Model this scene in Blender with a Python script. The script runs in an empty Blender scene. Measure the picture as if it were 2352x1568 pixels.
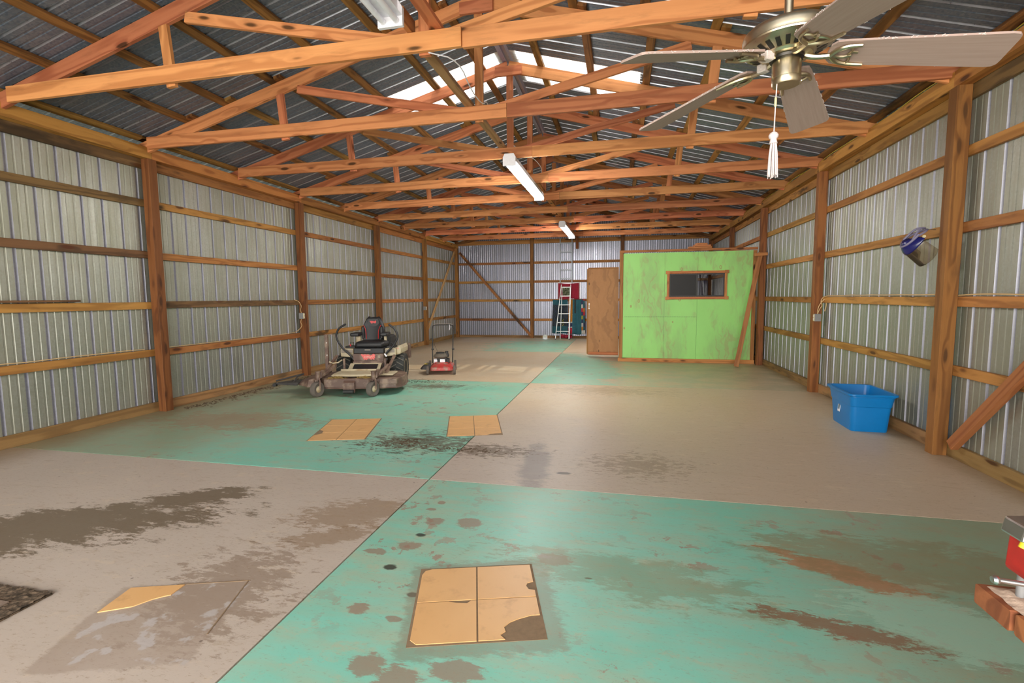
import bpy, math, random
import numpy as np
from mathutils import Vector, Matrix, Euler
random.seed(7)
C = bpy.context.scene
COL = C.collection
PI = math.pi

# ------------------------------------------------------------ camera, sky, lights, exposure
FPX, YAW, PIT, ROL, CH = 1130.29, 0.2181, 0.0902, -0.008, 1.464
def make_camera():
    cy, sy = math.cos(YAW), math.sin(YAW)
    fw = Vector((-sy*math.cos(PIT), cy*math.cos(PIT), -math.sin(PIT)))
    r = Vector((cy, sy, 0)); u = r.cross(fw)
    r2 = r*math.cos(ROL)+u*math.sin(ROL); u2 = -r*math.sin(ROL)+u*math.cos(ROL)
    m = Matrix.Identity(4)
    for i in range(3):
        m[i][0], m[i][1], m[i][2] = r2[i], u2[i], -fw[i]
    m[2][3] = CH
    cam = bpy.data.cameras.new('camera'); o = bpy.data.objects.new('camera', cam)
    cam.sensor_width = 36; cam.lens = FPX/2352*36; cam.clip_start = .02; cam.clip_end = 400
    COL.objects.link(o); o.matrix_world = m; C.camera = o
make_camera()
vs = C.view_settings
vs.view_transform = 'Standard'; vs.look = 'None'; vs.gamma = 1; vs.use_curve_mapping = False
vs.exposure = 0.17
w = bpy.data.worlds.new('sky'); C.world = w; w.use_nodes = True
nt = w.node_tree; bg = nt.nodes['Background']
sk = nt.nodes.new('ShaderNodeTexSky'); sk.sky_type = 'NISHITA'; sk.sun_disc = False
sk.sun_elevation = math.radians(58); sk.sun_rotation = math.radians(70)
mxw = nt.nodes.new('ShaderNodeMixRGB'); mxw.inputs[0].default_value = .55
mxw.inputs[2].default_value = (6.5, 6.3, 6.0, 1)
nt.links.new(sk.outputs[0], mxw.inputs[1]); nt.links.new(mxw.outputs[0], bg.inputs[0])
bg.inputs[1].default_value = 0.45
def lamp(name, kind, loc, rot, energy, col=(1, 1, 1), **k):
    l = bpy.data.lights.new(name, kind); l.energy = energy; l.color = col
    for a, b in k.items(): setattr(l, a, b)
    o = bpy.data.objects.new(name, l); COL.objects.link(o); o.location = loc; o.rotation_euler = rot
    return o
lamp('sun', 'SUN', (0, 0, 20), (math.radians(30), math.radians(18), 0), 3.5, (1, .95, .86), angle=.01)
# added fill light, for flash and daylight, at the unseen open end behind the camera
lamp('open_end_fill', 'AREA', (-1.5, -3.6, 1.9), (math.radians(90+3), 0, 0), 760, (1, .94, .86), shape='RECTANGLE', size=8.2, size_y=3.4)

# ------------------------------------------------------------ mesh helpers
class MB:
    def __init__(s): s.v = []; s.f = []; s.mi = []; s.cur = 0
    def add(s, vs, fs):
        b = len(s.v); s.v += [tuple(x) for x in vs]; s.f += [tuple(b+i for i in f) for f in fs]
        s.mi += [s.cur]*len(fs); return s
    def box(s, x0, x1, y0, y1, z0, z1, ch=0.0, M=None):
        if ch > 0:
            vs = []
            X = (x0, x1); Y = (y0, y1); Z = (z0, z1)
            # chamfer along z edges
            p = [(x0+ch, y0), (x1-ch, y0), (x1, y0+ch), (x1, y1-ch), (x1-ch, y1), (x0+ch, y1), (x0, y1-ch), (x0, y0+ch)]
            p2 = [(x0+2*ch, y0+ch), (x1-2*ch, y0+ch), (x1-ch, y0+2*ch), (x1-ch, y1-2*ch), (x1-2*ch, y1-ch), (x0+2*ch, y1-ch), (x0+ch, y1-2*ch), (x0+ch, y0+2*ch)]
            rings = [(p2, z0), (p, z0+ch), (p, z1-ch), (p2, z1)]
            for q, z in rings: vs += [(a, b, z) for a, b in q]
            fs = [tuple(range(7, -1, -1)), tuple(range(24, 32))]
            for r in range(3):
                for i in range(8):
                    j = (i+1) % 8; fs.append((r*8+i, r*8+j, r*8+8+j, r*8+8+i))
        else:
            vs = [(x0, y0, z0), (x1, y0, z0), (x1, y1, z0), (x0, y1, z0), (x0, y0, z1), (x1, y0, z1), (x1, y1, z1), (x0, y1, z1)]
            fs = [(3, 2, 1, 0), (4, 5, 6, 7), (0, 1, 5, 4), (1, 2, 6, 5), (2, 3, 7, 6), (3, 0, 4, 7)]
        if M is not None: vs = [M @ Vector(v) for v in vs]
        return s.add(vs, fs)
    def prism(s, poly, a, b, axis='z', M=None, tp=None):
        n = len(poly); tp = tp or poly
        def m(p, t): return {'z': (p[0], p[1], t), 'y': (p[0], t, p[1]), 'x': (t, p[0], p[1])}[axis]
        vs = [m(p, a) for p in poly]+[m(p, b) for p in tp]
        fs = [tuple(range(n-1, -1, -1)), tuple(range(n, 2*n))]+[(i, (i+1) % n, n+(i+1) % n, n+i) for i in range(n)]
        if M is not None: vs = [M @ Vector(v) for v in vs]
        return s.add(vs, fs)
    def cyl(s, p0, p1, r0, r1=None, n=16, cap=True):
        r1 = r0 if r1 is None else r1
        p0 = Vector(p0); p1 = Vector(p1); d = (p1-p0).normalized()
        a = d.orthogonal().normalized(); b = d.cross(a)
        vs = []
        for p, r in ((p0, r0), (p1, r1)):
            for i in range(n):
                t = 2*PI*i/n; vs.append(p+a*math.cos(t)*r+b*math.sin(t)*r)
        fs = [(i, (i+1) % n, n+(i+1) % n, n+i) for i in range(n)]
        if cap: fs += [tuple(range(n-1, -1, -1)), tuple(range(n, 2*n))]
        return s.add(vs, fs)
    def tube(s, pts, r, n=8, sub=0, rs=None):
        pts = [Vector(p) for p in pts]
        for _ in range(sub):
            q = [pts[0]]
            for i in range(len(pts)-1):
                q += [pts[i]*.75+pts[i+1]*.25, pts[i]*.25+pts[i+1]*.75]
            q.append(pts[-1]); pts = q
        m = len(pts); vs = []; up = None
        for i, p in enumerate(pts):
            d = (pts[min(i+1, m-1)]-pts[max(i-1, 0)]).normalized()
            if up is None: up = d.orthogonal().normalized()
            a = (up-d*up.dot(d)).normalized(); up = a; b = d.cross(a)
            rr = r if rs is None else rs[0]+(rs[1]-rs[0])*i/(m-1)
            for k in range(n):
                t = 2*PI*k/n; vs.append(p+a*math.cos(t)*rr+b*math.sin(t)*rr)
        fs = [(i*n+k, i*n+(k+1) % n, (i+1)*n+(k+1) % n, (i+1)*n+k) for i in range(m-1) for k in range(n)]
        fs += [tuple(range(n-1, -1, -1)), tuple(range((m-1)*n, m*n))]
        return s.add(vs, fs)
    def lathe(s, prof, n=24, M=None):
        # prof: (r, z) list, about z
        vs = [(r*math.cos(2*PI*i/n), r*math.sin(2*PI*i/n), z) for r, z in prof for i in range(n)]
        fs = [(j*n+i, j*n+(i+1) % n, (j+1)*n+(i+1) % n, (j+1)*n+i) for j in range(len(prof)-1) for i in range(n)]
        fs += [tuple(range(n-1, -1, -1)), tuple(range((len(prof)-1)*n, len(prof)*n))]
        if M is not None: vs = [M @ Vector(v) for v in vs]
        return s.add(vs, fs)
    def grid(s, fn, nu, nv, mat=None, thick=0):
        vs = [fn(i/nu, j/nv) for j in range(nv+1) for i in range(nu+1)]
        b = len(s.v); s.v += [tuple(x) for x in vs]
        for j in range(nv):
            for i in range(nu):
                a = b+j*(nu+1)+i; s.f.append((a, a+1, a+nu+2, a+nu+1)); s.mi.append(mat(i, j) if mat else s.cur)
        return s
    def mesh(s, name, mats, smooth=False):
        me = bpy.data.meshes.new(name); me.from_pydata(s.v, [], s.f)
        if not isinstance(mats, (list, tuple)): mats = [mats]
        for m in mats: me.materials.append(m)
        for p, mi in zip(me.polygons, s.mi): p.material_index = mi
        me.update()
        if smooth:
            me.polygons.foreach_set('use_smooth', [True]*len(me.polygons))
            try: me.set_sharp_from_angle(angle=math.radians(38))
            except Exception: pass
        return me
    def build(s, name, mats, parent=None, smooth=False, thick=0, loc=None, bevel=0):
        o = bpy.data.objects.new(name, s.mesh(name, mats, smooth)); COL.objects.link(o)
        if parent: o.parent = parent
        if loc: o.location = loc
        if thick:
            m = o.modifiers.new('thickness', 'SOLIDIFY'); m.thickness = thick; m.offset = 0
        if bevel:
            m = o.modifiers.new('edge', 'BEVEL'); m.width = bevel; m.segments = 2; m.limit_method = 'ANGLE'
        return o
def empty(name, loc=(0, 0, 0), rz=0, label=None, cat=None, group=None, kind=None):
    o = bpy.data.objects.new(name, None); COL.objects.link(o); o.location = loc; o.rotation_euler = (0, 0, rz)
    o.empty_display_size = .1
    return tag(o, label, cat, group, kind)
def tag(o, label=None, cat=None, group=None, kind=None):
    for k, v in (('label', label), ('category', cat), ('group', group), ('kind', kind)):
        if v: o[k] = v
    return o
BC = {}
def beam(name, p0, p1, wide, thick, wd, mat, parent=None, label=None):
    """board from p0 to p1 (centre line), `wide` along direction wd, chamfered; local X along the grain"""
    p0 = Vector(p0); p1 = Vector(p1); L = (p1-p0).length; x = (p1-p0)/L
    y = Vector(wd); y = (y-x*y.dot(x)).normalized(); z = x.cross(y)
    key = (round(L, 2), round(wide, 3), round(thick, 3), mat.name)
    if key not in BC:
        m = MB(); a, b, c = wide/2, thick/2, .003
        prof = [(-a+c, -b), (a-c, -b), (a, -b+c), (a, b-c), (a-c, b), (-a+c, b), (-a, b-c), (-a, -b+c)]
        m.prism(prof, -L/2, L/2, 'x'); BC[key] = m.mesh(name, mat)
    o = bpy.data.objects.new(name, BC[key]); COL.objects.link(o)
    if parent: o.parent = parent
    M = Matrix.Identity(4)
    for i in range(3): M[i][0], M[i][1], M[i][2], M[i][3] = x[i], y[i], z[i], (p0[i]+p1[i])/2
    o.matrix_basis = M
    if label: o['label'] = label
    return o

# ------------------------------------------------------------ materials
class NT:
    def __init__(s, name):
        s.m = bpy.data.materials.new(name); s.m.use_nodes = True; s.t = s.m.node_tree; s.N = s.t.nodes
        s.b = s.N['Principled BSDF']; s.out = s.N['Material Output']
        s.tc = s.N.new('ShaderNodeTexCoord'); s.obj = s.tc.outputs['Object']
    def l(s, a, b): s.t.links.new(a, b)
    def inp(s, sock, v):
        if hasattr(v, 'is_output') or isinstance(v, bpy.types.NodeSocket): s.l(v, sock)
        else: sock.default_value = v
    def map(s, v, loc=(0, 0, 0), rot=(0, 0, 0), sc=(1, 1, 1)):
        n = s.N.new('ShaderNodeMapping'); s.l(v, n.inputs[0])
        n.inputs[1].default_value = loc; n.inputs[2].default_value = rot; n.inputs[3].default_value = sc; return n.outputs[0]
    def noise(s, v, sc, det=3, rough=.55, dist=0, col=False):
        n = s.N.new('ShaderNodeTexNoise'); s.l(v, n.inputs['Vector']); n.inputs['Scale'].default_value = sc
        n.inputs['Detail'].default_value = det; n.inputs['Roughness'].default_value = rough; n.inputs['Distortion'].default_value = dist
        return n.outputs['Color' if col else 'Fac']
    def vor(s, v, sc, out='Distance', rnd=1, feature='F1'):
        n = s.N.new('ShaderNodeTexVoronoi'); s.l(v, n.inputs['Vector']); n.inputs['Scale'].default_value = sc
        n.inputs['Randomness'].default_value = rnd; n.feature = feature; return n.outputs[out]
    def math(s, op, a, b=0, c=0, clamp=False):
        n = s.N.new('ShaderNodeMath'); n.operation = op; n.use_clamp = clamp
        for i, v in enumerate((a, b, c)): s.inp(n.inputs[i], v)
        return n.outputs[0]
    def vm(s, op, a, b=(0, 0, 0)):
        n = s.N.new('ShaderNodeVectorMath'); n.operation = op; s.inp(n.inputs[0], a); s.inp(n.inputs[1], b); return n.outputs[1 if op in ('LENGTH', 'DISTANCE', 'DOT_PRODUCT') else 0]
    def ramp(s, f, stops, interp='LINEAR'):
        n = s.N.new('ShaderNodeValToRGB'); s.l(f, n.inputs[0]); e = n.color_ramp.elements; n.color_ramp.interpolation = interp
        while len(e) < len(stops): e.new(.5)
        for el, (p, c) in zip(e, stops):
            el.position = p; el.color = (c, c, c, 1) if isinstance(c, (int, float)) else (*c[:3], 1)
        return n.outputs[0]
    def mr(s, f, a, b, c=0, d=1):
        n = s.N.new('ShaderNodeMapRange'); s.inp(n.inputs[0], f)
        for i, v in enumerate((a, b, c, d)): n.inputs[i+1].default_value = v
        n.interpolation_type = 'SMOOTHSTEP'; return n.outputs[0]
    def mix(s, f, a, b, mode='MIX'):
        n = s.N.new('ShaderNodeMixRGB'); n.blend_type = mode; s.inp(n.inputs[0], f)
        for i, v in ((1, a), (2, b)):
            if isinstance(v, tuple): v = (*v[:3], 1)
            s.inp(n.inputs[i], v)
        return n.outputs[0]
    def sep(s, v):
        n = s.N.new('ShaderNodeSeparateXYZ'); s.l(v, n.inputs[0]); return n.outputs
    def bump(s, h, st=.3, d=.01):
        n = s.N.new('ShaderNodeBump'); n.inputs['Strength'].default_value = st; n.inputs['Distance'].default_value = d
        s.l(h, n.inputs['Height']); s.l(n.outputs[0], s.b.inputs['Normal'])
    def rnd(s):
        return s.N.new('ShaderNodeObjectInfo').outputs['Random']
    def set(s, col=None, rough=None, metal=None, **k):
        if col is not None:
            if isinstance(col, tuple): col = (*col[:3], 1)
            s.inp(s.b.inputs['Base Color'], col)
        if rough is not None: s.inp(s.b.inputs['Roughness'], rough)
        if metal is not None: s.inp(s.b.inputs['Metallic'], metal)
        for a, b in k.items(): s.inp(s.b.inputs[a.replace('_', ' ')], b)
        return s.m
def plain(name, col, rough=.5, metal=0, var=.12, sc=30, bump=0, **k):
    n = NT(name); f = n.noise(n.obj, sc, 4)
    d = tuple(c*(1-var) for c in col); e = tuple(min(1, c*(1+var)) for c in col)
    c = n.mix(f, d, e); r = n.math('ADD', n.math('MULTIPLY', f, .15), rough-.07)
    if bump: n.bump(f, bump, .003)
    return n.set(c, r, metal, **k)
def wood(name, light, mid, dark, knot=(.09, .035, .012), stain=0.0, stcol=(.03, .02, .012), dirt=.15, rough=.62, kd=1.0):
    n = NT(name); r = n.rnd()
    off = n.N.new('ShaderNodeCombineXYZ')
    n.l(n.math('MULTIPLY', r, 37.0), off.inputs[0]); n.l(n.math('MULTIPLY', r, 13.7), off.inputs[1]); n.l(n.math('MULTIPLY', r, 7.3), off.inputs[2])
    v = n.vm('ADD', n.obj, off.outputs[0])
    warp = n.noise(n.map(v, sc=(1.2, 5, 5)), 1.3, 2, col=True)
    v2 = n.vm('ADD', v, n.vm('MULTIPLY', n.vm('SUBTRACT', warp, (.5, .5, .5)), (.1, .045, .045)))
    # knots: rings bending the grain
    kv = n.map(v2, sc=(2.1*kd, 7.5*kd, 7.5*kd)); kn = n.vor(kv, 1.0)
    knm = n.mr(kn, .19, .1)
    halo = n.mr(kn, .38, .1)
    g1 = n.noise(n.map(v2, sc=(.55, 24, 24)), 1.6, 4, .6)
    ring = n.math('SINE', n.math('ADD', n.math('MULTIPLY', n.noise(n.map(v2, sc=(.35, 6, 6)), 1.0, 1), 34), n.math('MULTIPLY', halo, 3.5)))
    ring = n.mr(ring, -.2, 1)
    c = n.mix(g1, mid, light)
    c = n.mix(n.math('MULTIPLY', ring, .55), c, dark)
    c = n.mix(n.math('MULTIPLY', halo, .35), c, dark)
    keep = n.math('GREATER_THAN', n.vor(kv, 1.0, 'Color'), .42)
    c = n.mix(n.math('MULTIPLY', knm, keep), c, knot)
    # per board tone
    hs = n.N.new('ShaderNodeHueSaturation'); n.l(c, hs.inputs['Color'])
    n.l(n.math('ADD', n.math('MULTIPLY', r, .5), .76), hs.inputs['Value'])
    n.l(n.math('ADD', n.math('MULTIPLY', n.math('FRACT', n.math('MULTIPLY', r, 7.1)), .024), .488), hs.inputs['Hue'])
    c = hs.outputs[0]
    ds = n.mr(n.noise(n.map(v, sc=(1.5, 9, 9)), 1.8, 5, .65), .5, .72)
    c = n.mix(n.math('MULTIPLY', ds, dirt), c, stcol)
    if stain:
        sm = n.mr(n.noise(n.map(v, loc=(5, 3, 1), sc=(.9, 3, 3)), 1.1, 4, .6), .62-stain*.18, .72-stain*.1)
        c = n.mix(n.math('MULTIPLY', sm, .85), c, stcol)
    n.bump(n.math('ADD', g1, n.math('MULTIPLY', ring, .4)), .25, .002)
    return n.set(c, rough, 0, **{'Specular_IOR_Level': .25})
W_TRUSS = wood('truss_pine', (.66, .275, .115), (.50, .18, .07), (.30, .085, .03), dirt=.22)
W_POST = wood('post_timber', (.31, .13, .038), (.20, .072, .021), (.10, .032, .01), dirt=.3)
W_GIRT = wood('girt_pine', (.46, .225, .065), (.34, .15, .04), (.19, .072, .018), stain=.12, dirt=.3)
W_PLATE = wood('plate_pine', (.48, .225, .06), (.36, .15, .036), (.2, .07, .016), dirt=.2)
W_PURL = wood('purlin_pine', (.40, .2, .06), (.27, .12, .034), (.1, .042, .014), stain=.35, dirt=.4)
W_DARK = wood('weathered_pine', (.22, .12, .05), (.13, .07, .03), (.05, .028, .014), stain=.7, dirt=.5)
W_SKIRT = wood('treated_skirt_board', (.36, .22, .09), (.27, .15, .055), (.15, .08, .03), stain=.3, stcol=(.11, .075, .04), dirt=.45)
W_TRIM = wood('trim_pine', (.5, .21, .075), (.4, .155, .05), (.25, .085, .025), dirt=.15)
W_PALE = wood('pale_pine', (.56, .36, .17), (.46, .27, .12), (.3, .16, .06), dirt=.25)
W_BROWN = wood('bench_wood', (.34, .13, .05), (.26, .095, .035), (.12, .04, .018), dirt=.3)

def ply_mat():
    n = NT('plywood_face')
    v = n.vm('ADD', n.obj, n.vm('MULTIPLY', n.vm('SUBTRACT', n.noise(n.obj, 2.4, 3, col=True), (.5, .5, .5)), (.35, .35, .5)))
    g = n.noise(n.map(v, sc=(9, 9, 1.3)), 1.5, 5, .6)
    s = n.math('SINE', n.math('MULTIPLY', n.noise(n.map(v, sc=(2.2, 2.2, .5)), 1, 2), 40))
    c = n.mix(g, (.36, .16, .052), (.5, .235, .085)); c = n.mix(n.math('MULTIPLY', n.mr(s, .3, 1), .35), c, (.22, .085, .03))
    k = n.mr(n.vor(n.map(n.obj, loc=(.3, 0, .2), sc=(4.2, 1, 2.0)), 1.0), .13, .08); c = n.mix(k, c, (.05, .022, .01))
    n.bump(g, .2, .002); return n.set(c, .6)
PLY = ply_mat()
def greenply():
    n = NT('green_painted_plywood')
    v = n.vm('ADD', n.obj, n.vm('MULTIPLY', n.vm('SUBTRACT', n.noise(n.obj, 1.9, 3, col=True), (.5, .5, .5)), (.4, .3, .6)))
    s = n.math('SINE', n.math('MULTIPLY', n.noise(n.map(v, sc=(2.6, 1, .55)), 1, 3), 60))
    thin = n.mr(n.noise(n.map(n.obj, sc=(1.7, 1, .7)), 1.3, 4, .6), .42, .66)
    c = n.mix(n.noise(n.map(n.obj, sc=(1, 1, .4)), 3, 4), (.27, .62, .15), (.33, .72, .19))
    c = n.mix(n.math('MULTIPLY', thin, .6), c, (.26, .42, .15))
    c = n.mix(n.math('MULTIPLY', n.math('MULTIPLY', n.mr(s, .25, 1), thin), .55), c, (.33, .29, .12))
    kd = n.vor(n.map(n.obj, sc=(3.4, 1, 2.2)), 1.0)
    k = n.math('MULTIPLY', n.mr(kd, .1, .075), n.mr(kd, .04, .06)); c = n.mix(n.math('MULTIPLY', k, .8), c, (.32, .19, .06))
    return n.set(c, .5)
GREEN = greenply()

def galv(name, a, b, dust, dustamt, rough, axis=2, metal=.85):
    n = NT(name); r = n.rnd()
    sc = [14, 14, 14]; sc[axis] = .35
    off = n.N.new('ShaderNodeCombineXYZ'); n.l(n.math('MULTIPLY', r, 9), off.inputs[0]); n.l(n.math('MULTIPLY', r, 5), off.inputs[1])
    v = n.vm('ADD', n.obj, off.outputs[0])
    st = n.noise(n.map(v, sc=tuple(sc)), 1.4, 4, .6)
    sp = n.vor(n.obj, 55, 'Color')
    blot = n.noise(v, 1.1, 3)
    c = n.mix(st, a, b); c = n.mix(n.math('MULTIPLY', sp, .22), c, (.75, .77, .8))
    df = n.math('MULTIPLY', n.mr(n.math('ADD', n.math('MULTIPLY', st, .5), n.math('MULTIPLY', blot, .5)), .32, .68), dustamt)
    c = n.mix(df, c, dust)
    m = n.math('MULTIPLY', n.math('SUBTRACT', 1.0, n.math('MULTIPLY', df, .8)), metal)
    rr = n.math('ADD', n.math('MULTIPLY', st, .16), n.math('ADD', n.math('MULTIPLY', sp, .1), rough-.1))
    n.bump(n.noise(n.map(v, sc=(1, 1, .6)), 5, 3), .12, .02)
    return n.set(c, rr, m)
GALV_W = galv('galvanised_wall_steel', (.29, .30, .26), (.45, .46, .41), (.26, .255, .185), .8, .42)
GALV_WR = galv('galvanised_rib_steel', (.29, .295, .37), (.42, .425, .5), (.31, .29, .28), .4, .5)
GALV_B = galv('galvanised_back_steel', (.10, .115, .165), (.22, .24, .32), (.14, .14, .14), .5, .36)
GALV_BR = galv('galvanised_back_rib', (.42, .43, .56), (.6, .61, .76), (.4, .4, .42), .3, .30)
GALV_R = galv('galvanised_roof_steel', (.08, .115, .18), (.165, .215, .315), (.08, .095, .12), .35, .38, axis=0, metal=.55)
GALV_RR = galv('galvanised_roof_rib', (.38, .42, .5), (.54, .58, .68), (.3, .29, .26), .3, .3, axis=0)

def skylight():
    n = NT('fibreglass_skylight'); N = n.N
    tr = N.new('ShaderNodeBsdfTranslucent'); tr.inputs[0].default_value = (.97, .93, .82, 1)
    tp = N.new('ShaderNodeBsdfTransparent'); tp.inputs[0].default_value = (.9, .88, .8, 1)
    mx = N.new('ShaderNodeMixShader'); mx.inputs[0].default_value = .35
    n.l(tr.outputs[0], mx.inputs[1]); n.l(tp.outputs[0], mx.inputs[2]); n.l(mx.outputs[0], n.out.inputs[0]); return n.m
SKYL = skylight()

def floor_mat(name, painted):
    n = NT(name); P = n.obj
    fuzz = n.noise(n.map(P, rot=(0, 0, .2), sc=(.5, 1.5, 1)), 22, 6, .75)
    def blob(cx, cy, rx, ry, ang=0, amt=.5, nsc=3.0, a=1.0, b=.7, box=False, loc=0):
        v = n.map(P, loc=(-cx, -cy, 0)); v = n.map(v, rot=(0, 0, -ang)); v = n.map(v, sc=(1/rx, 1/ry, 0))
        if box:
            x, y, _ = n.sep(v); d = n.math('MAXIMUM', n.math('ABSOLUTE', x), n.math('ABSOLUTE', y))
        else: d = n.vm('LENGTH', v)
        if amt:
            d = n.math('ADD', d, n.math('MULTIPLY', n.math('SUBTRACT', n.noise(n.map(P, loc=(cx*3, loc, 0), rot=(0, 0, .2), sc=(.7, 1.6, 1)), nsc*1.3, 9, .74), .5), amt*5.5))
            d = n.math('ADD', d, n.math('MULTIPLY', n.math('SUBTRACT', fuzz, .5), amt*3.2))
        return n.mr(d, a+.06, b+(a-b)*.35)
    big = n.noise(P, .55, 4, .6); mid = n.noise(P, 2.2, 5, .62); fine = n.noise(P, 14, 5, .65); grit = n.noise(P, 80, 3, .6)
    streak = n.noise(n.map(P, rot=(0, 0, .25), sc=(1.2, 5, 1)), 2.0, 5, .65)
    x, y, z = n.sep(P)
    far = n.mr(y, 3.0, 8.5)
    warm = n.mix(n.mr(n.math('ADD', big, n.math('MULTIPLY', n.math('SUBTRACT', mid, .5), .5)), .35, .65), (.58, .43, .26), (.62, .51, .36))
    cool = n.mix(mid, (.44, .37, .31), (.56, .48, .42))
    conc = n.mix(n.mr(n.math('ADD', far, n.math('MULTIPLY', n.math('SUBTRACT', big, .5), 1.2)), .1, .8), cool, warm)
    rightdust = n.mr(n.math('ADD', x, n.math('MULTIPLY', big, 2)), -.2, 2.6)
    conc = n.mix(n.math('MULTIPLY', rightdust, .6), conc, (.47, .34, .20))
    conc = n.mix(n.mr(n.math('ABSOLUTE', n.math('SUBTRACT', streak, .5)), .0, .3), n.mix(.25, conc, (.55, .48, .4)), conc)
    fleck = n.noise(n.map(P, rot=(0, 0, .35), sc=(1, 2.6, 1)), 26, 6, .72)
    conc = n.mix(n.math('MULTIPLY', n.mr(fleck, .56, .64), .45), conc, (.27, .185, .11))
    conc = n.mix(n.math('MULTIPLY', n.mr(n.noise(n.map(P, rot=(0, 0, -.3), sc=(1, 3, 1)), 6, 7, .75), .54, .66), .35), conc, (.33, .24, .15))
    conc = n.mix(n.math('MULTIPLY', n.mr(n.noise(n.map(P, loc=(4, 9, 0), sc=(1, 2, 1)), 4, 7, .75), .55, .65), .35), conc, (.64, .52, .38))
    rough = n.math('ADD', n.math('MULTIPLY', mid, .3), .3)
    if not painted:
        c = conc
        # oil soaked area and patches on the near left slab
        ob = n.math('MAXIMUM', blob(-3.6, 2.35, 1.05, .34, .45, .55, 3.2, 1.0, .55), blob(-3.05, 2.95, .42, .17, .5, .5, 5, 1.0, .6))
        c = n.mix(n.math('MULTIPLY', ob, .82), c, (.12, .085, .045))
        c = n.mix(n.math('MULTIPLY', blob(-1.75, 2.95, .42, .22, .5, .6, 6, 1, .65), .6), c, (.26, .17, .095))
        c = n.mix(n.math('MULTIPLY', blob(-1.75, 2.6, .3, .12, .5, .6, 6, 1, .65), .6), c, (.26, .17, .095))
        c = n.mix(n.math('MULTIPLY', blob(-1.95, 2.0, .32, .42, .3, .8, 7, 1, .5), .55), c, (.2, .13, .08))
        # old adhesive square where tiles were lifted
        sq = blob(-2.08, 1.72, .31, .29, .3, .05, 6, 1.0, .96, True)
        c = n.mix(n.math('MULTIPLY', sq, .6), c, n.mix(mid, (.27, .19, .13), (.40, .33, .28)))
        c = n.mix(n.math('MULTIPLY', n.math('MULTIPLY', sq, n.mr(n.noise(P, 9, 4), .55, .62)), .7), c, (.5, .47, .46))
        # dark wheel marks in the middle slab
        tm = n.math('MULTIPLY', blob(-.72, 4.15, .16, .75, .1, .3, 3, 1, .2), .55)
        c = n.mix(tm, c, (.15, .14, .15))
        c = n.mix(n.math('MULTIPLY', blob(-.45, 3.98, .07, .035, 0, .2, 8, 1, .5), .8), c, (.08, .07, .07))
        c = n.mix(n.math('MULTIPLY', blob(-1.25, 4.45, .5, .22, 0, .9, 9, .75, .55), .75), c, (.13, .09, .055))
        c = n.mix(n.math('MULTIPLY', blob(.15, 4.3, .55, .4, 0, 1.0, 10, .55, .45), .5), c, (.2, .14, .09))
        c = n.mix(n.math('MULTIPLY', blob(-.2, 7.7, 1.4, .5, 0, .9, 6, .5, .35), .4), c, (.24, .18, .1))
        c = n.mix(n.math('MULTIPLY', blob(-3.3, 8.0, .6, .3, 0, 1, 7, .6, .4), .6), c, (.15, .09, .05))
        spk = n.mr(n.vor(n.map(P, sc=(1, 1, 0)), 9), .09, .05)
        c = n.mix(n.math('MULTIPLY', n.math('MULTIPLY', spk, n.mr(n.vor(P, 9, 'Color'), .6, .7)), .6), c, (.09, .065, .05))
    else:
        g = n.mix(mid, (.17, .52, .40), (.27, .62, .50))
        g = n.mix(n.math('MULTIPLY', n.mr(big, .4, .7), .5), g, (.30, .66, .57))
        g = n.mix(n.math('MULTIPLY', far, .4), g, (.24, .50, .33))
        # film of tan dust over the paint
        dust = n.mr(n.math('ADD', n.math('MULTIPLY', streak, .6), n.math('MULTIPLY', n.noise(P, 1.1, 5, .6), .6)), .48, .82)
        g = n.mix(n.math('MULTIPLY', dust, .55), g, (.48, .40, .26))
        g = n.mix(n.math('MULTIPLY', n.mr(fleck, .57, .64), .3), g, (.27, .22, .13))
        g = n.mix(n.math('MULTIPLY', n.mr(n.noise(n.map(P, loc=(2, 5, 0), rot=(0, 0, -.3), sc=(1, 2, 1)), 5, 8, .78), .54, .62), .35), g, (.52, .42, .27))
        rd = n.mr(n.math('ADD', x, n.math('MULTIPLY', mid, 1.2)), .7, 3.2)
        g = n.mix(n.math('MULTIPLY', rd, .75), g, (.25, .2, .105))
        ld = n.mr(n.math('ADD', x, n.math('MULTIPLY', mid, -1.2)), -4.1, -5.3)
        g = n.mix(n.math('MULTIPLY', ld, .6), g, (.30, .26, .14))
        # chips showing concrete
        chip = n.math('MULTIPLY', n.mr(n.noise(n.map(P, loc=(3.1, 1.7, 0)), 5.5, 6, .7), .57, .60), n.mr(n.noise(P, 1.0, 2), .42, .62))
        c = n.mix(n.math('MULTIPLY', chip, .8), g, n.mix(fine, (.28, .17, .12), (.40, .27, .21)))
        for (cx, cy, rx, ry) in ((-1.24, 3.22, .03, .025), (-1.27, 3.1, .035, .02), (-1.18, 2.93, .06, .05), (-.95, 2.95, .08, .07), (-1.21, 2.6, .07, .05), (-1.37, 2.5, .07, .03), (-1.2, 2.0, .05, .04), (-1.0, 1.96, .04, .02),
                                 (-.98, 1.68, .07, .06), (-.82, 1.6, .09, .1), (-.62, 1.72, .1, .06), (-.6, 1.55, .05, .05), (-.35, 2.62, .1, .06)):
            c = n.mix(n.math('MULTIPLY', blob(cx, cy, rx, ry, 0, .35, 14, 1.1, .75), .75), c, (.30, .185, .135))
        for (cx, cy, rx, ry) in ((-1.195, 2.735, .035, .022), (-1.213, 2.36, .04, .028), (-.15, 2.47, .02, .008), (-.99, 2.15, .03, .02)):
            c = n.mix(n.math('MULTIPLY', blob(cx, cy, rx, ry, 0, .2, 14, 1.1, .5), .9), c, (.03, .028, .022))
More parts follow.
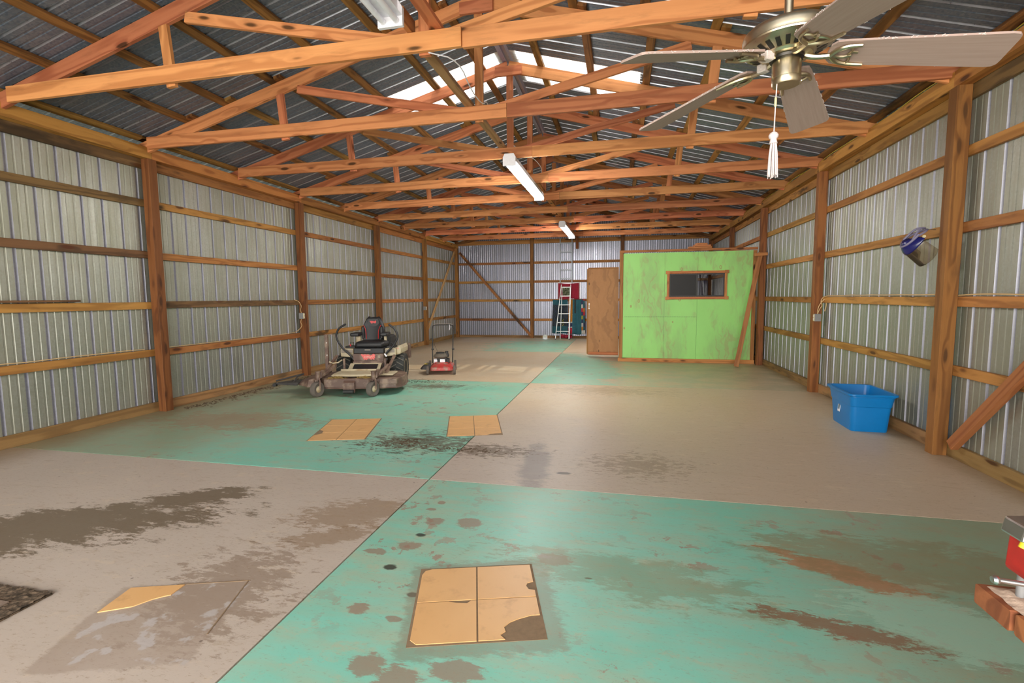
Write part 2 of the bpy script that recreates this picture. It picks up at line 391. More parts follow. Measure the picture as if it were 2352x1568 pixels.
        # darker grey square round the near tile patch, worn brown sweep and pale scoured area
        c = n.mix(n.math('MULTIPLY', blob(-.64, 2.16, .36, .36, .293, .1, 8, 1.0, .9, True), .55), c, (.24, .2, .14))
        c = n.mix(n.math('MULTIPLY', blob(.05, 2.55, .75, .22, -.15, .7, 4, 1, .4), .5), c, (.23, .25, .14))
        c = n.mix(n.math('MULTIPLY', blob(1.18, 2.78, .42, .1, -.55, .5, 6, 1, .6), .85), c, (.40, .19, .09))
        c = n.mix(n.math('MULTIPLY', blob(.98, 2.3, .35, .07, -.2, .7, 8, 1, .6), .85), c, (.24, .13, .075))
        c = n.mix(n.math('MULTIPLY', blob(1.75, 2.95, 1.1, .3, -.1, .5, 4, 1, .5), .5), c, (.22, .17, .08))
        c = n.mix(n.math('MULTIPLY', blob(1.42, 2.42, .42, .22, -.25, .5, 5, 1, .7), .7), c, (.36, .58, .45))
        # middle left slab: debris and spread of brown dirt
        c = n.mix(n.math('MULTIPLY', blob(-1.95, 4.6, .75, .42, .2, 1.1, 8, .6, .5), .8), c, (.10, .065, .04))
        c = n.mix(n.math('MULTIPLY', blob(-4.6, 5.0, 1.1, .45, .1, .7, 4, .9, .5), .65), c, (.34, .22, .13))
        c = n.mix(n.math('MULTIPLY', blob(-3.0, 7.6, .7, .25, .1, 1.1, 8, .6, .5), .8), c, (.12, .07, .04))
        # beyond the second joint the paint survives only near the middle of the floor
        third = n.math('MULTIPLY', n.mr(y, 8.1, 8.25), n.mr(y, 13.0, 12.8))
        kept = n.math('MAXIMUM', blob(-1.9, 10.4, 1.75, 2.9, .35, .25, 1.5, 1.0, .93), 0)
        c = n.mix(n.math('MULTIPLY', third, n.math('SUBTRACT', 1, kept)), c, n.mix(n.math('MULTIPLY', n.mr(mid, .4, .62), .35), conc, g))
        fourth = n.mr(y, 12.8, 13.0)
        kept4 = blob(-2.2, 14.5, 1.6, 2.2, 0, .9, 2, 1, .7)
        c = n.mix(n.math('MULTIPLY', fourth, n.math('SUBTRACT', 1, kept4)), c, conc)
        rough = n.math('ADD', n.math('MULTIPLY', mid, .3), .26)
    # dirt creeping out from the wall skirts
    edge = n.math('MAXIMUM', n.mr(n.math('ADD', x, n.math('MULTIPLY', mid, -.5)), -5.45, -6.05), n.mr(n.math('ADD', x, n.math('MULTIPLY', mid, .4)), 2.8, 3.15))
    c = n.mix(n.math('MULTIPLY', edge, .7), c, (.26, .175, .09))
    c = n.mix(n.math('MULTIPLY', n.mr(grit, .6, .72), .14), c, (.12, .09, .06))
    n.bump(n.math('ADD', mid, n.math('MULTIPLY', fine, .3)), .12, .01)
    return n.set(c, rough, 0, **{'Specular_IOR_Level': .35})
CONC = floor_mat('bare_concrete', False)
PAINT = floor_mat('green_painted_concrete', True)
JOINT = plain('joint_filler', (.24, .14, .06), .9, sc=60, var=.5)
TILE = (lambda n: n.set(n.mix(n.math('MULTIPLY', n.mr(n.noise(n.obj, 9, 5, .65), .52, .75), .6), n.mix(n.noise(n.obj, 3, 3), (.68, .38, .15), (.80, .48, .21)), (.50, .27, .12)), .42))(NT('yellow_vinyl_tile'))
GROUT = plain('old_adhesive', (.25, .17, .1), .85, sc=40, var=.3)
BRASS = plain('antique_brass', (.56, .48, .34), .3, 1.0, sc=20, var=.2)
BRASS_D = plain('dark_brass_recess', (.05, .045, .04), .4, .8)
BLADE = (lambda n: n.set(n.mix(n.noise(n.map(n.obj, sc=(2, 60, 1)), 2, 4), (.30, .205, .175), (.42, .31, .27)), .8))(NT('dusty_fan_blade'))
LINT = plain('grey_lint', (.55, .47, .44), .95, sc=200, var=.35, bump=.6)
WHITE = plain('white_enamel', (.78, .77, .82), .4)
CORD = plain('cotton_cord', (.62, .53, .52), .9, sc=150, var=.2)
ROMEX = plain('tan_cable', (.62, .42, .2), .5)
YROMEX = plain('yellow_cable', (.55, .4, .04), .5)
GREYP = plain('grey_plastic', (.22, .22, .22), .5)
IVORY = plain('ivory_plastic', (.6, .52, .3), .5)
BLACK = plain('black_rubber', (.018, .018, .018), .6, var=.4)
BLACKV = plain('black_vinyl', (.012, .012, .014), .5)
TYRE = plain('tyre_rubber', (.022, .024, .022), .65, var=.4, sc=12)
TYRED = plain('dusty_tyre', (.12, .1, .085), .85, var=.3)
LUG = plain('dusty_lug', (.13, .12, .10), .8, var=.5)
BROWNM = (lambda n: n.set(n.mix(n.mr(n.noise(n.obj, 6, 5, .65), .42, .66), (.115, .066, .05), (.26, .18, .13)), .55))(NT('dusty_brown_paint'))
CREAM = (lambda n: n.set(n.mix(n.mr(n.noise(n.obj, 7, 5, .65), .5, .7), (.50, .43, .29), (.38, .28, .16)), .5))(NT('cream_paint'))
GREYB = plain('faded_grey_brown', (.28, .24, .2), .6)
RED = plain('red_paint', (.5, .02, .02), .4)
REDP = plain('pink_red_print', (.75, .13, .12), .5, var=.05)
REDM = (lambda n: n.set(n.mix(n.mr(n.noise(n.obj, 9, 5, .65), .45, .62), (.45, .035, .03), (.3, .2, .15)), .5))(NT('dusty_red_deck'))
CHUTE = plain('black_chute_plastic', (.05, .047, .045), .6, var=.4)
YEL = plain('yellow_label', (.7, .5, .02), .5)
STEEL = plain('bright_steel', (.55, .55, .56), .3, 1)
ALU = plain('aluminium_ladder', (.40, .42, .42), .35, .7)
ALUG = plain('grey_ladder_rail', (.27, .30, .33), .45, .5)
GRASS = plain('dry_clippings', (.3, .2, .06), 1, sc=90, var=.6, bump=1)
BLUE = plain('blue_tote_plastic', (.0, .17, .48), .36, var=.1, sc=8)
BLUED = plain('navy_visor_plastic', (.012, .014, .12), .22, var=.1)
STRAP = plain('grey_headgear', (.22, .2, .3), .6)
DUSTP = plain('saw_dust', (.60, .46, .35), 1, sc=60, var=.4, bump=1)
REDV = plain('vise_red', (.42, .02, .015), .45, var=.3)
MATM = (lambda n: n.set(n.mix(n.mr(n.noise(n.obj, 40, 4, .7), .4, .65), (.045, .03, .016), (.16, .11, .07)), 1))(NT('dirty_mat_pile'))
MATL = plain('worn_mat_centre', (.22, .16, .12), 1, sc=60, var=.35, bump=.5)
DIRT = plain('leaf_litter', (.10, .062, .035), 1, sc=60, var=.6)
def emis(name, col, st):
    m = bpy.data.materials.new(name); m.use_nodes = True; b = m.node_tree.nodes['Principled BSDF']
    b.inputs['Base Color'].default_value = (.9, .9, .9, 1); b.inputs['Emission Color'].default_value = (*col, 1); b.inputs['Emission Strength'].default_value = st
    return m
TUBE_ON = emis('lit_fluorescent_tube', (1, .97, .9), 125)
TUBE_OFF = plain('unlit_fluorescent_tube', (.78, .78, .86), .25, var=.02)
def glassm(name, col, rough=.02, mix=.85, spec=.1):
    n = NT(name); N = n.N
    tp = N.new('ShaderNodeBsdfTransparent'); tp.inputs[0].default_value = (*col, 1)
    gl = N.new('ShaderNodeBsdfGlossy'); gl.inputs['Roughness'].default_value = rough
    fr = N.new('ShaderNodeFresnel'); fr.inputs[0].default_value = 1.5
    mx = N.new('ShaderNodeMixShader'); n.l(fr.outputs[0], mx.inputs[0]); n.l(tp.outputs[0], mx.inputs[1]); n.l(gl.outputs[0], mx.inputs[2])
    n.l(mx.outputs[0], n.out.inputs[0]); return n.m
GLASS = glassm('window_glass', (.8, .8, .85))
SCREEN = glassm('insect_screen', (.2, .19, .2), .5)
VISOR = glassm('scratched_visor', (.80, .74, .66), .25)
BLACKF = plain('black_window_frame', (.02, .02, .02), .5)
REDC = plain('red_cloth', (.30, .012, .035), .9, var=.25, sc=14)
CAMO = (lambda n: n.set(n.ramp(n.noise(n.obj, 16, 5, .7), [(.38, (.02, .03, .015)), (.5, (.10, .12, .06)), (.6, (.25, .27, .2)), (.7, (.6, .6, .55))]), .9))(NT('camouflage_cloth'))

# ------------------------------------------------------------ building
XC = -1.518
XL, XR = -5.824, 2.787          # inner faces of the side posts
D = .117
XLO, XRO = XL-D, XR+D           # girt faces
XLW, XRW = XLO-.04, XRO+.04     # sheet metal
YB = 17.23; YBO = YB+D; YBW = YBO+.04
Y0 = -3.77
HT = 3.235
SL = .27
def rz(x, zc=4.615): return zc-SL*abs(x-XC)     # top edge of the rafters

# ground outside
gm = MB().box(-60, 60, -60, 90, -.5, -.14); tag(gm.build('ground', plain('field_ground', (.17, .16, .10), 1, sc=2, var=.3)), kind='structure')
# floor: sub base + slabs
fl = MB().box(XLW, XRW, Y0, YBW, -.13, -.013).build('floor', JOINT); tag(fl, kind='structure')
joints_y = [Y0, -.85, 3.632, 8.17, 12.87, YBW-.005]
jx = -1.5
for i in range(5):
    for s in (0, 1):
        x0, x1 = (XLW+.003, jx-.005) if s == 0 else (jx+.005, XRW-.003)
        # joint drifts as in the photo
        g = (i+s) % 2 == 0
        m = MB().box(x0, x1, joints_y[i]+.005, joints_y[i+1]-.005, -.012, 0)
        m.build('slab', PAINT if g else CONC, fl)
# i=1 (near): left bare, right painted ; i=2: left painted, right bare

def panel_mesh(width, L, ribs, mats, z0=0, side=1, depth=.02, cut=None, minor=0):
    """ribbed sheet: profile along local X (0..width), extruded along local Z 0..L; ribs recess to -Y*side"""
    p = [(0, 0, 0)]
    def rib(c, w, t, d, mi):
        p.extend([(c-w/2, 0, 0), (c-t/2, -d*side, mi), (c+t/2, -d*side, mi), (c+w/2, 0, mi)])
    for k in range(ribs):
        c = .0286+k*.2286
        rib(c, .036, .021, depth, 1)
        if k < ribs:
            for q in (.076, .152):
                if c+q+.02 < width: rib(c+q, .024, .012, .004, minor)
    p.append((width, 0, 0))
    vs = []; 
    Ls = L if isinstance(L, tuple) else (L, L)
    for (x, y, _) in p:
        vs.append((x, y, z0)); vs.append((x, y, Ls[0]+(Ls[1]-Ls[0])*x/width))
    m = MB()
    b = len(m.v); m.v += vs
    for i in range(len(p)-1):
        m.f.append((2*i, 2*i+2, 2*i+3, 2*i+1)); m.mi.append(p[i+1][2])
    return m
PW = .9144
def place(name, me, parent, org, xdir, zdir):
    o = bpy.data.objects.new(name, me); COL.objects.link(o); o.parent = parent
    x = Vector(xdir).normalized(); z = Vector(zdir).normalized(); y = z.cross(x)
    M = Matrix.Identity(4)
    for i in range(3): M[i][0], M[i][1], M[i][2], M[i][3] = x[i], y[i], z[i], org[i]
    o.matrix_basis = M; return o
PANELS_Y = [Y0+.02+i*PW for i in range(24)]
# side walls --------------------------------------------------
girt_z = [.775, 1.39, 2.04, 2.69]
def side_wall(side):
    nm = 'wall_left' if side < 0 else 'wall_right'
    W = empty(nm, (0, 0, 0), 0, kind='structure')
    xw, xo, xi = (XLW, XLO, XL) if side < 0 else (XRW, XRO, XR)
    y1 = 5.229 if side < 0 else 5.104
    # sheets run Y; z x (dir) must give outward recess: recess is local -Y*s
    me = None
    for i in range(24):
        y = PANELS_Y[i]
        if y+.01 > YBW: break
        wd = min(PW, YBW-y)
        key = round(wd, 3)
        ydir_inward = Vector((0, 0, 1)).cross(Vector((0, 1, 0)))   # = (-1,0,0)
        s = 1 if side > 0 else -1
        m = panel_mesh(wd, 3.43, 4, None, side=s)
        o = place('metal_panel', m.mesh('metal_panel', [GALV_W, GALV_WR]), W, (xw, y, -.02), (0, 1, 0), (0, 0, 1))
    sgn = -side
    # posts
    ys = [y1+3*k for k in range(-3, 4)]
    for k, y in enumerate(ys):
        beam('post', ((xi+xo)/2, y+D/2, 0), ((xi+xo)/2, y+D/2, HT), D-.002, D-.002, (1, 0, 0), W_POST, W)
    if side > 0: beam('post', ((xi+xo)/2, YB+D/2, 0), ((xi+xo)/2, YB+D/2, HT), D-.002, D-.002, (1, 0, 0), W_POST, W)
    else: beam('post', ((xi+xo)/2, YB+D/2, 0), ((xi+xo)/2, YB+D/2, HT), D-.002, D-.002, (1, 0, 0), W_POST, W)
    yy = [Y0+.02]+[y+D/2 for y in ys[1:]]+[YBO]
    for gi, z in enumerate(girt_z):
        for k in range(len(yy)-1):
            dz = random.uniform(-.008, .008)
            mt = W_GIRT
            if side < 0 and gi == 3 and k == 2: mt = W_DARK
            if random.random() < .08: mt = W_DARK
            if side > 0 and gi == 3 and k in (1, 2): mt = W_DARK if k == 1 else W_GIRT
            beam('girt', (xo-sgn*.02, yy[k]+.002, z+dz), (xo-sgn*.02, yy[k+1]-.002, z+dz*.4), .09, .037, (0, 0, 1), mt, W)
    for k in range(len(yy)-1):
        beam('skirt_board', (xo-sgn*.019, yy[k]+.002, .062), (xo-sgn*.019, yy[k+1]-.002, .062), .125, .037, (0, 0, 1), W_SKIRT, W)
        # top plates: inner one over the post heads, outer one lower, behind
        beam('top_plate', (xi-sgn*.058, yy[k]+.002, HT+.068), (xi-sgn*.058, yy[k+1]-.002, HT+.068), .135, .112, (0, 0, 1), W_PLATE, W)
        beam('outer_plate', (xo-sgn*.02, yy[k]+.002, HT-.045), (xo-sgn*.02, yy[k+1]-.002, HT-.045), .14, .036, (0, 0, 1), W_DARK if k < 3 else W_GIRT, W)
    return W
WL = side_wall(-1); WR = side_wall(1)
# corner / wind braces (boards nailed on)
beam('diagonal_brace', (XLO+.022, 14.33, .3), (XLO+.022, 17.18, 3.1), .09, .037, (0, -1, 1), W_PALE, WL)
beam('diagonal_brace', (XRO-.035, 4.98, .13), (XRO-.035, 2.25, 3.0), .09, .06, (0, 1, 1), W_TRIM, WR)
# back wall ---------------------------------------------------
WB = empty('wall_back', (0, 0, 0), 0, kind='structure')
WX0, WX1, WZ0, WZ1 = -2.19, -1.40, 1.31, 1.97    # window opening
m_all = []
def topz(x): return 4.64-SL*abs(x-XC)
i = 0; x = XLW
HX0, HX1 = -2.72, -2.55                           # gap at the foot of the sheet
while x < XRW-.05:
    wd = min(PW, XRW-x)
    # split panel into columns; use clipped strips for openings
    base = panel_mesh(wd, 1.0, 4, None, side=-1, minor=1)
    prof = [(base.v[2*k][0], base.v[2*k][1], base.mi[k] if k < len(base.mi) else 0) for k in range(len(base.v)//2)]
    # insert breakpoints at openings
    bps = [WX0-x, WX1-x, HX0-x, HX1-x, XC-x]
    out = []
    for k in range(len(prof)):
        out.append(prof[k])
        if k+1 < len(prof):
            for b in sorted(bps):
                if prof[k][0]+1e-4 < b < prof[k+1][0]-1e-4:
                    t = (b-prof[k][0])/(prof[k+1][0]-prof[k][0])
                    out.append((b, prof[k][1]+t*(prof[k+1][1]-prof[k][1]), prof[k][2]))
    mm = MB()
    for k in range(len(out)-1):
        a, b = out[k], out[k+1]; xm = x+(a[0]+b[0])/2
        za, zb = topz(x+a[0]), topz(x+b[0])
        segs = [(0, 0, None, None)]
        def q(z0, z1, z0b=None, z1b=None):
            z0b = z0 if z0b is None else z0b; z1b = z1 if z1b is None else z1b
            n0 = len(mm.v); mm.v += [(x+a[0], -a[1]*1, z0), (x+b[0], -b[1]*1, z0b), (x+b[0], -b[1]*1, z1b), (x+a[0], -a[1]*1, z1)]
            mm.f.append((n0, n0+1, n0+2, n0+3)); mm.mi.append(a[2])
        if WX0 < xm < WX1: q(-.02, WZ0); q(WZ1, za, None, zb)
        elif HX0 < xm < HX1:
            t0 = (xm-(HX0+HX1)/2)/((HX1-HX0)/2); q(.035+.075*math.sqrt(max(0, 1-t0*t0)), za, None, zb)
        else: q(-.02, za, None, zb)
    mm.v = [(a_, YBW+abs(b_), c_) for a_, b_, c_ in mm.v]
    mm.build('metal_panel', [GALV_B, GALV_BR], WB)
    x += PW
bx = [XLO, -3.09, .03, XRO]
for xx in (-3.09, .03):
    beam('post', (xx, YB+D/2, 0), (xx, YB+D/2, rz(xx)-.2), D-.002, D-.002, (1, 0, 0), W_POST, WB)
for z in (.646, 1.34, 2.0, 2.665):
    for k in range(3):
        a, b = bx[k]+.003, bx[k+1]-.003
        if z == 1.34 or z == 2.0 or True:
            beam('girt', (a, YBO+.02, z), (b, YBO+.02, z), .085, .036, (0, 0, 1), W_GIRT, WB)
for k in range(3): beam('skirt_board', (bx[k]+.003, YBO+.02, .04), (bx[k+1]-.003, YBO+.02, .04), .09, .036, (0, 0, 1), W_SKIRT, WB) if k != 1 else [beam('skirt_board', (a, YBO+.02, .04), (b, YBO+.02, .04), .09, .036, (0, 0, 1), W_SKIRT, WB) for a, b in ((bx[1]+.003, HX0), (HX1, bx[2]-.003))]
beam('end_beam', (XLO, YB+D-.02, 3.40), (XRO, YB+D-.02, 3.40), .14, .038, (0, 0, 1), W_GIRT, WB)
beam('stud', (-1.5, YB+.05, 3.1), (-1.5, YB+.05, 4.4), .09, .04, (1, 0, 0), W_POST, WB)
beam('diagonal_brace', (-5.74, YB-.02, 3.07), (-3.12, YB-.02, .08), .09, .037, (1, 0, 1), W_GIRT, WB)
for s in (-1, 1):
    xe = XLO if s < 0 else XRO
    beam('gable_rafter', (XC, YBO-.03, rz(XC)-.07), (xe, YBO-.03, rz(xe)-.07), .14, .038, (0, 0, 1), W_PURL, WB)
# back window
WN = empty('window_1', (0, 0, 0), 0, kind='structure')
f = MB(); t = .045
for a in ((WX0, WX0+t, WZ0, WZ1), (WX1-t, WX1, WZ0, WZ1), (WX0+t, WX1-t, WZ0, WZ0+t), (WX0+t, WX1-t, WZ1-t, WZ1)): f.box(a[0], a[1], YBW-.03, YBW+.03, a[2], a[3])
f.box(WX0+t, WX1-t, YBW-.01, YBW+.01, 1.62, 1.645)
f.build('window_frame', WHITE, WN); MB().box(WX0+t, WX1-t, YBW-.002, YBW+.002, WZ0+t, WZ1-t).build('pane', GLASS, WN)

# roof --------------------------------------------------------
CE = empty('ceiling', (0, 0, 0), 0, kind='structure')
RT = 4.615+.042
cs = math.cos(math.atan(SL)); sn = math.sin(math.atan(SL))
slopeL = (XC-(XLW-.2))/cs
y = 6.5; ystarts = []
k = -12
while 6.5+k*PW < YBW+.1:
    if 6.5+k*PW > Y0-.8: ystarts.append((6.5+k*PW, k == 0))
    k += 1
mcache = {}
for (yy, sky) in ystarts:
    for s in (-1, 1):
        # local X along world Y, local Z down-slope outward
        zd = Vector((s*cs, 0, -sn)); xd = Vector((0, 1, 0)); yv = zd.cross(xd)
        sd = 1 if yv.z < 0 else -1
        def go(nm, l0, l1, mats):
            key = (nm, round(l0, 2), round(l1, 2), sd)
            if key not in mcache:
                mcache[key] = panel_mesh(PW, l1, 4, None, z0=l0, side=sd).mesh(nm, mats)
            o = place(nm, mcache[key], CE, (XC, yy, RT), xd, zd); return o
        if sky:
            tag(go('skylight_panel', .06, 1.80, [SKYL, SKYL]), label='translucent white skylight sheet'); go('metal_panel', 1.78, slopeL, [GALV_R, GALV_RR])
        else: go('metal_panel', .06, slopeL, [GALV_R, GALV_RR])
# ridge cap
MB().prism([(XC-.14, RT-.018), (XC, RT+.03), (XC+.14, RT-.018), (XC+.14, RT-.01), (XC, RT+.04), (XC-.14, RT-.01)], Y0, YBW+.1, 'y').build('ridge_cap', GALV_BR, CE)
tag(MB().prism([(XC-.075, RT-.055), (XC-.02, RT-.045), (XC-.02, RT-.04), (XC-.075, RT-.05)], Y0, YBW, 'y').build('ridge_flashing', plain('flashing_painted_shine', (.42, .5, .75), .3, .6), CE), label='strip of flashing along the ridge with its bluish shine painted in')  # bluish shine of the ridge metal is put into its colour
# purlins
offs = [.4, 1.06, 1.75, 2.41, 3.08, 3.64, 4.34]
for s in (-1, 1):
    for o_ in offs:
        x = XC+s*o_
        zt = rz(x)+.021
        for k in range(-2, 6):
            ya = 2.25+3*k-.08; yb = ya+3.16
            ya = max(ya, Y0); yb = min(yb, YBW)
            if yb-ya < .3: continue
            sh = (.045 if k % 2 else -.045) if o_ != 4.34 else 0
            xx = x+sh*1.0
            beam('purlin', (xx, ya, rz(xx)+.021), (xx, yb, rz(xx)+.021), .09, .036, (cs, 0, -s*sn), W_PURL, CE)
# trusses -----------------------------------------------------
ordn = ['out of view overhead beside the fan rod', 'nearest in view, crossing behind the fan rod', 'second in view, with its splice left of the fan blades', 'third in view, under the lit skylight',
        'fourth in view, crossed by the nearer lit tube light', 'fifth in view, above the nearer lit light\'s far end', 'sixth in view, just beyond the nearer lit tube light', 'seventh in view, midway between the two lit tube lights', 'eighth in view, where the farther lit tube light starts', 'ninth in view, nearest the back wall']
def truss(Y, label, idx):
    T = empty('roof_truss', (XC, Y, HT+.1), 0, label, 'truss', 'timber roof trusses')
    o = Vector((XC, Y, HT+.1))
    def b(nm, p0, p1, w_=.09, th=.038, wd=(0, 0, 1), mt=W_TRUSS):
        return beam(nm, Vector(p0)-o, Vector(p1)-o, w_, th, wd, mt, T)
    zc = 3.405
    b('bottom_chord', ((-5.68 if idx == 1 else -5.78), Y-.022, zc), (-1.19, Y-.022, zc), .142)
    b('bottom_chord', (-1.187, Y-(.0 if idx == 1 else .019), zc), (XRO-.03, Y-(.0 if idx == 1 else .019), zc), .142)
    for s in (-1, 1):
        xe = XC+s*4.45
        b('top_chord', (XC+s*.003, Y+.02, rz(XC)-.073), (xe, Y+.02, rz(xe)-.073), .142)
        xv = XC+s*2.34
        b('web_post', (xv, Y+.02, 3.315), (xv+(s*.05), Y+.02, rz(xv)-.152), wd=(1, 0, 0))
        xa = XC+s*2.15
        b('web_diagonal', (xa, Y+.02, rz(xa)-.165), (XC+s*.16, Y+.02, 3.44))
    b('king_post', (XC+.02, Y+.02, 3.32), (XC+.02, Y+.02, 4.44), wd=(1, 0, 0))
    if idx in (0, 2, 3, 5): b('ridge_block', (XC-.17, Y-.02, 4.47), (XC+.19, Y-.02, 4.47), .12)
    return T
TY = [.73]+[2.23+1.5*k for k in range(10)]
truss(.73, 'unseen timber roof truss above the camera', -2) if False else None
for i_, Y in enumerate([2.23+1.5*k for k in range(10)]):
    truss(Y, 'orange pine roof truss, '+ordn[i_], i_)
# lateral runners lying on the bottom chords
for i_, (xa, ya, yb, zz) in enumerate(((-1.385, 2.0, 3.95, 3.497), (-1.60, 3.78, 8.4, 3.497), (-1.505, 8.1, 12.9, 3.497), (-1.60, 12.6, 16.9, 3.497))):
    o = beam('lateral_runner', (xa, ya, zz), (xa, yb, zz), .09, .038, (1, 0, .0), W_PALE if i_ == 1 else W_TRUSS)
    tag(o, ['short pine runner board on the chords beside the unlit tube light', 'pale pine runner board on the chords before the nearer lit tube light', 'pine runner board on the chords above the nearer lit tube light', 'pine runner board on the chords nearest the back wall'][i_], 'board', 'runner boards on the truss chords')
o = beam('wood_block', (-1.60, 3.55, 3.50), (-1.60, 3.76, 3.50), .115, .04, (0, 0, 1), W_TRUSS); o.location.z = 3.535
tag(o, 'short pine block standing on the nearest truss chord beside its king post', 'block')

# partition room ----------------------------------------------
PR = empty('wall_partition', (0, 0, 0), 0, kind='structure')
gy = 11.3
def pp(x0, x1, z0, z1): MB().box(x0+.0015, x1-.0015, gy, gy+.015, z0+.0015, z1-.0015).build('plywood_panel', GREEN, PR)
pp(.04, .925, 1.0, 2.40); pp(.04, .925, .08, 1.0)
pp(.925, 1.605, .08, 1.0); pp(.925, 1.605, 1.0, 1.42); pp(.925, 1.605, 1.95, 2.40); pp(.925, 1.02, 1.42, 1.95)
MB().prism([(1.607, .08), (2.70, .08), (2.70, 2.40), (1.607, 2.40), (1.607, 1.95), (2.16, 1.95), (2.16, 1.42), (1.607, 1.42)], gy, gy+.015, 'y').build('plywood_panel', GREEN, PR)
beam('trim_board', (.0, gy-.012, .04), (.0, gy-.012, 2.42), .075, .03, (1, 0, 0), W_TRIM, PR)
beam('trim_board', (2.735, gy-.012, .08), (2.735, gy-.012, 2.40), .07, .03, (1, 0, 0), W_TRIM, PR)
beam('trim_board', (-.04, gy-.012, 2.44), (2.78, gy-.012, 2.44), .05, .034, (0, 0, 1), W_TRIM, PR)
beam('bottom_board', (-.06, gy-.02, .042), (2.78, gy-.02, .042), .082, .036, (0, 0, 1), W_TRIM, PR)
# studs, side wall and joists behind the face
for xx in (.02, .6, 2.35, 2.72): beam('stud', (xx, gy+.06, .0), (xx, gy+.06, 2.4), .085, .038, (0, 1, 0), W_PALE, PR)
for yy_ in np.arange(12.25, 17.2, .61): beam('stud', (.03, float(yy_), 0), (.03, float(yy_), 2.40), .085, .038, (1, 0, 0), W_PALE, PR)
for yy_ in np.arange(11.7, 17.1, 1.22): beam('joist', (.0, float(yy_), 2.36), (2.76, float(yy_), 2.36), .09, .038, (0, 0, 1), W_PALE, PR)
MB().box(-.03, -.016, 12.16, 17.2, .02, 2.42).build('plywood_panel', PLY, PR)
# window in the partition
W2 = empty('window_2', (0, 0, 0), 0, kind='structure')
for p0, p1, wd in (((.96, gy-.012, 1.41), (2.215, gy-.012, 1.41), (0, 0, 1)), ((.96, gy-.012, 1.965), (2.215, gy-.012, 1.965), (0, 0, 1))):
    beam('window_trim', p0, p1, .055, .03, wd, W_TRIM, W2)
for xx in (1.0, 2.175): beam('window_trim', (xx, gy-.010, 1.44), (xx, gy-.010, 1.937), .05, .03, (1, 0, 0), W_TRIM, W2)
for xx in (.985, 2.19):
    for zz in (1.41, 1.965): MB().box(xx-.04, xx+.04, gy-.038, gy-.027, zz-.035, zz+.035).build('corner_block', W_TRIM, W2)
f = MB()
for a in ((1.02, 1.05, 1.44, 1.935), (2.125, 2.155, 1.44, 1.935), (1.05, 2.125, 1.44, 1.465), (1.05, 2.125, 1.91, 1.935), (1.575, 1.605, 1.465, 1.91)): f.box(a[0], a[1], gy-.005, gy+.03, a[2], a[3])
f.build('sash', BLACKF, W2)
MB().box(1.05, 1.575, gy+.005, gy+.008, 1.465, 1.91).build('insect_screen', SCREEN, W2)
MB().box(1.05, 1.575, gy+.018, gy+.021, 1.465, 1.91).build('pane', GLASS, W2)
MB().box(1.605, 2.125, gy+.010, gy+.013, 1.465, 1.91).build('pane', GLASS, W2)
# open plywood door
DR = empty('door_1', (-.06, 12.1, .05), 0, kind='structure')
MB().box(-.74, -.0, -.012, .012, .0, 2.07).build('door_panel', PLY, DR)
beam('door_batten', (-.735, .0, 0.02), (-.735, .0, 2.07), .03, .05, (1, 0, 0), W_TRIM, DR)
beam('door_batten', (-.72, .0, 2.085), (.0, .0, 2.085), .03, .05, (0, 0, 1), W_TRIM, DR)
beam('door_batten', (-.71, -.022, .03), (-.0, -.022, .03), .07, .018, (0, 0, 1), W_TRIM, DR)
h = MB().tube([(-.695, -.015, 1.12), (-.695, -.045, 1.13), (-.695, -.045, 1.22), (-.695, -.015, 1.23)], .007, 8); h.box(-.706, -.684, -.016, -.012, 1.11, 1.135); h.box(-.706, -.684, -.016, -.012, 1.215, 1.24)
tag(h.build('door_handle', STEEL, DR), label='steel pull handle')
# boards stored on top of the room
T_ = empty('lumber_stack', (1.72, 11.75, 2.47), 0, 'small stack of orange boards on top of the green partition room', 'lumber')
for k, (a, b, z) in enumerate(((-.25, .25, .02), (-.26, .22, .06), (-.15, .2, .10), (-.1, .12, .135))):
    beam('board', (a, 0, z), (b, .05, z), .14, .036, (0, 1, 0), W_TRUSS, T_)
b_ = beam('loose_board', (-.5, 0, .02), (.0, 0.1, .02), .14, .036, (0, 1, 0), W_TRUSS); b_.location = (2.5, 12.3, 2.47)
tag(b_, 'short board lying on the room top beside the corner post', 'board')
# T shaped prop leaning at the corner
TP = empty('leaning_prop', (2.31, 10.72, 0), 0, 'T-shaped pine prop leaning against the corner of the green wall', 'prop')
beam('upright', (0, 0, .012), (.47, .33, 2.33), .092, .036, (1, -.2, 0), W_TRIM, TP)
beam('crosspiece', (.33, .265, 2.28), (.58, .265, 2.295), .06, .03, (0, 0, 1), W_TRIM, TP)

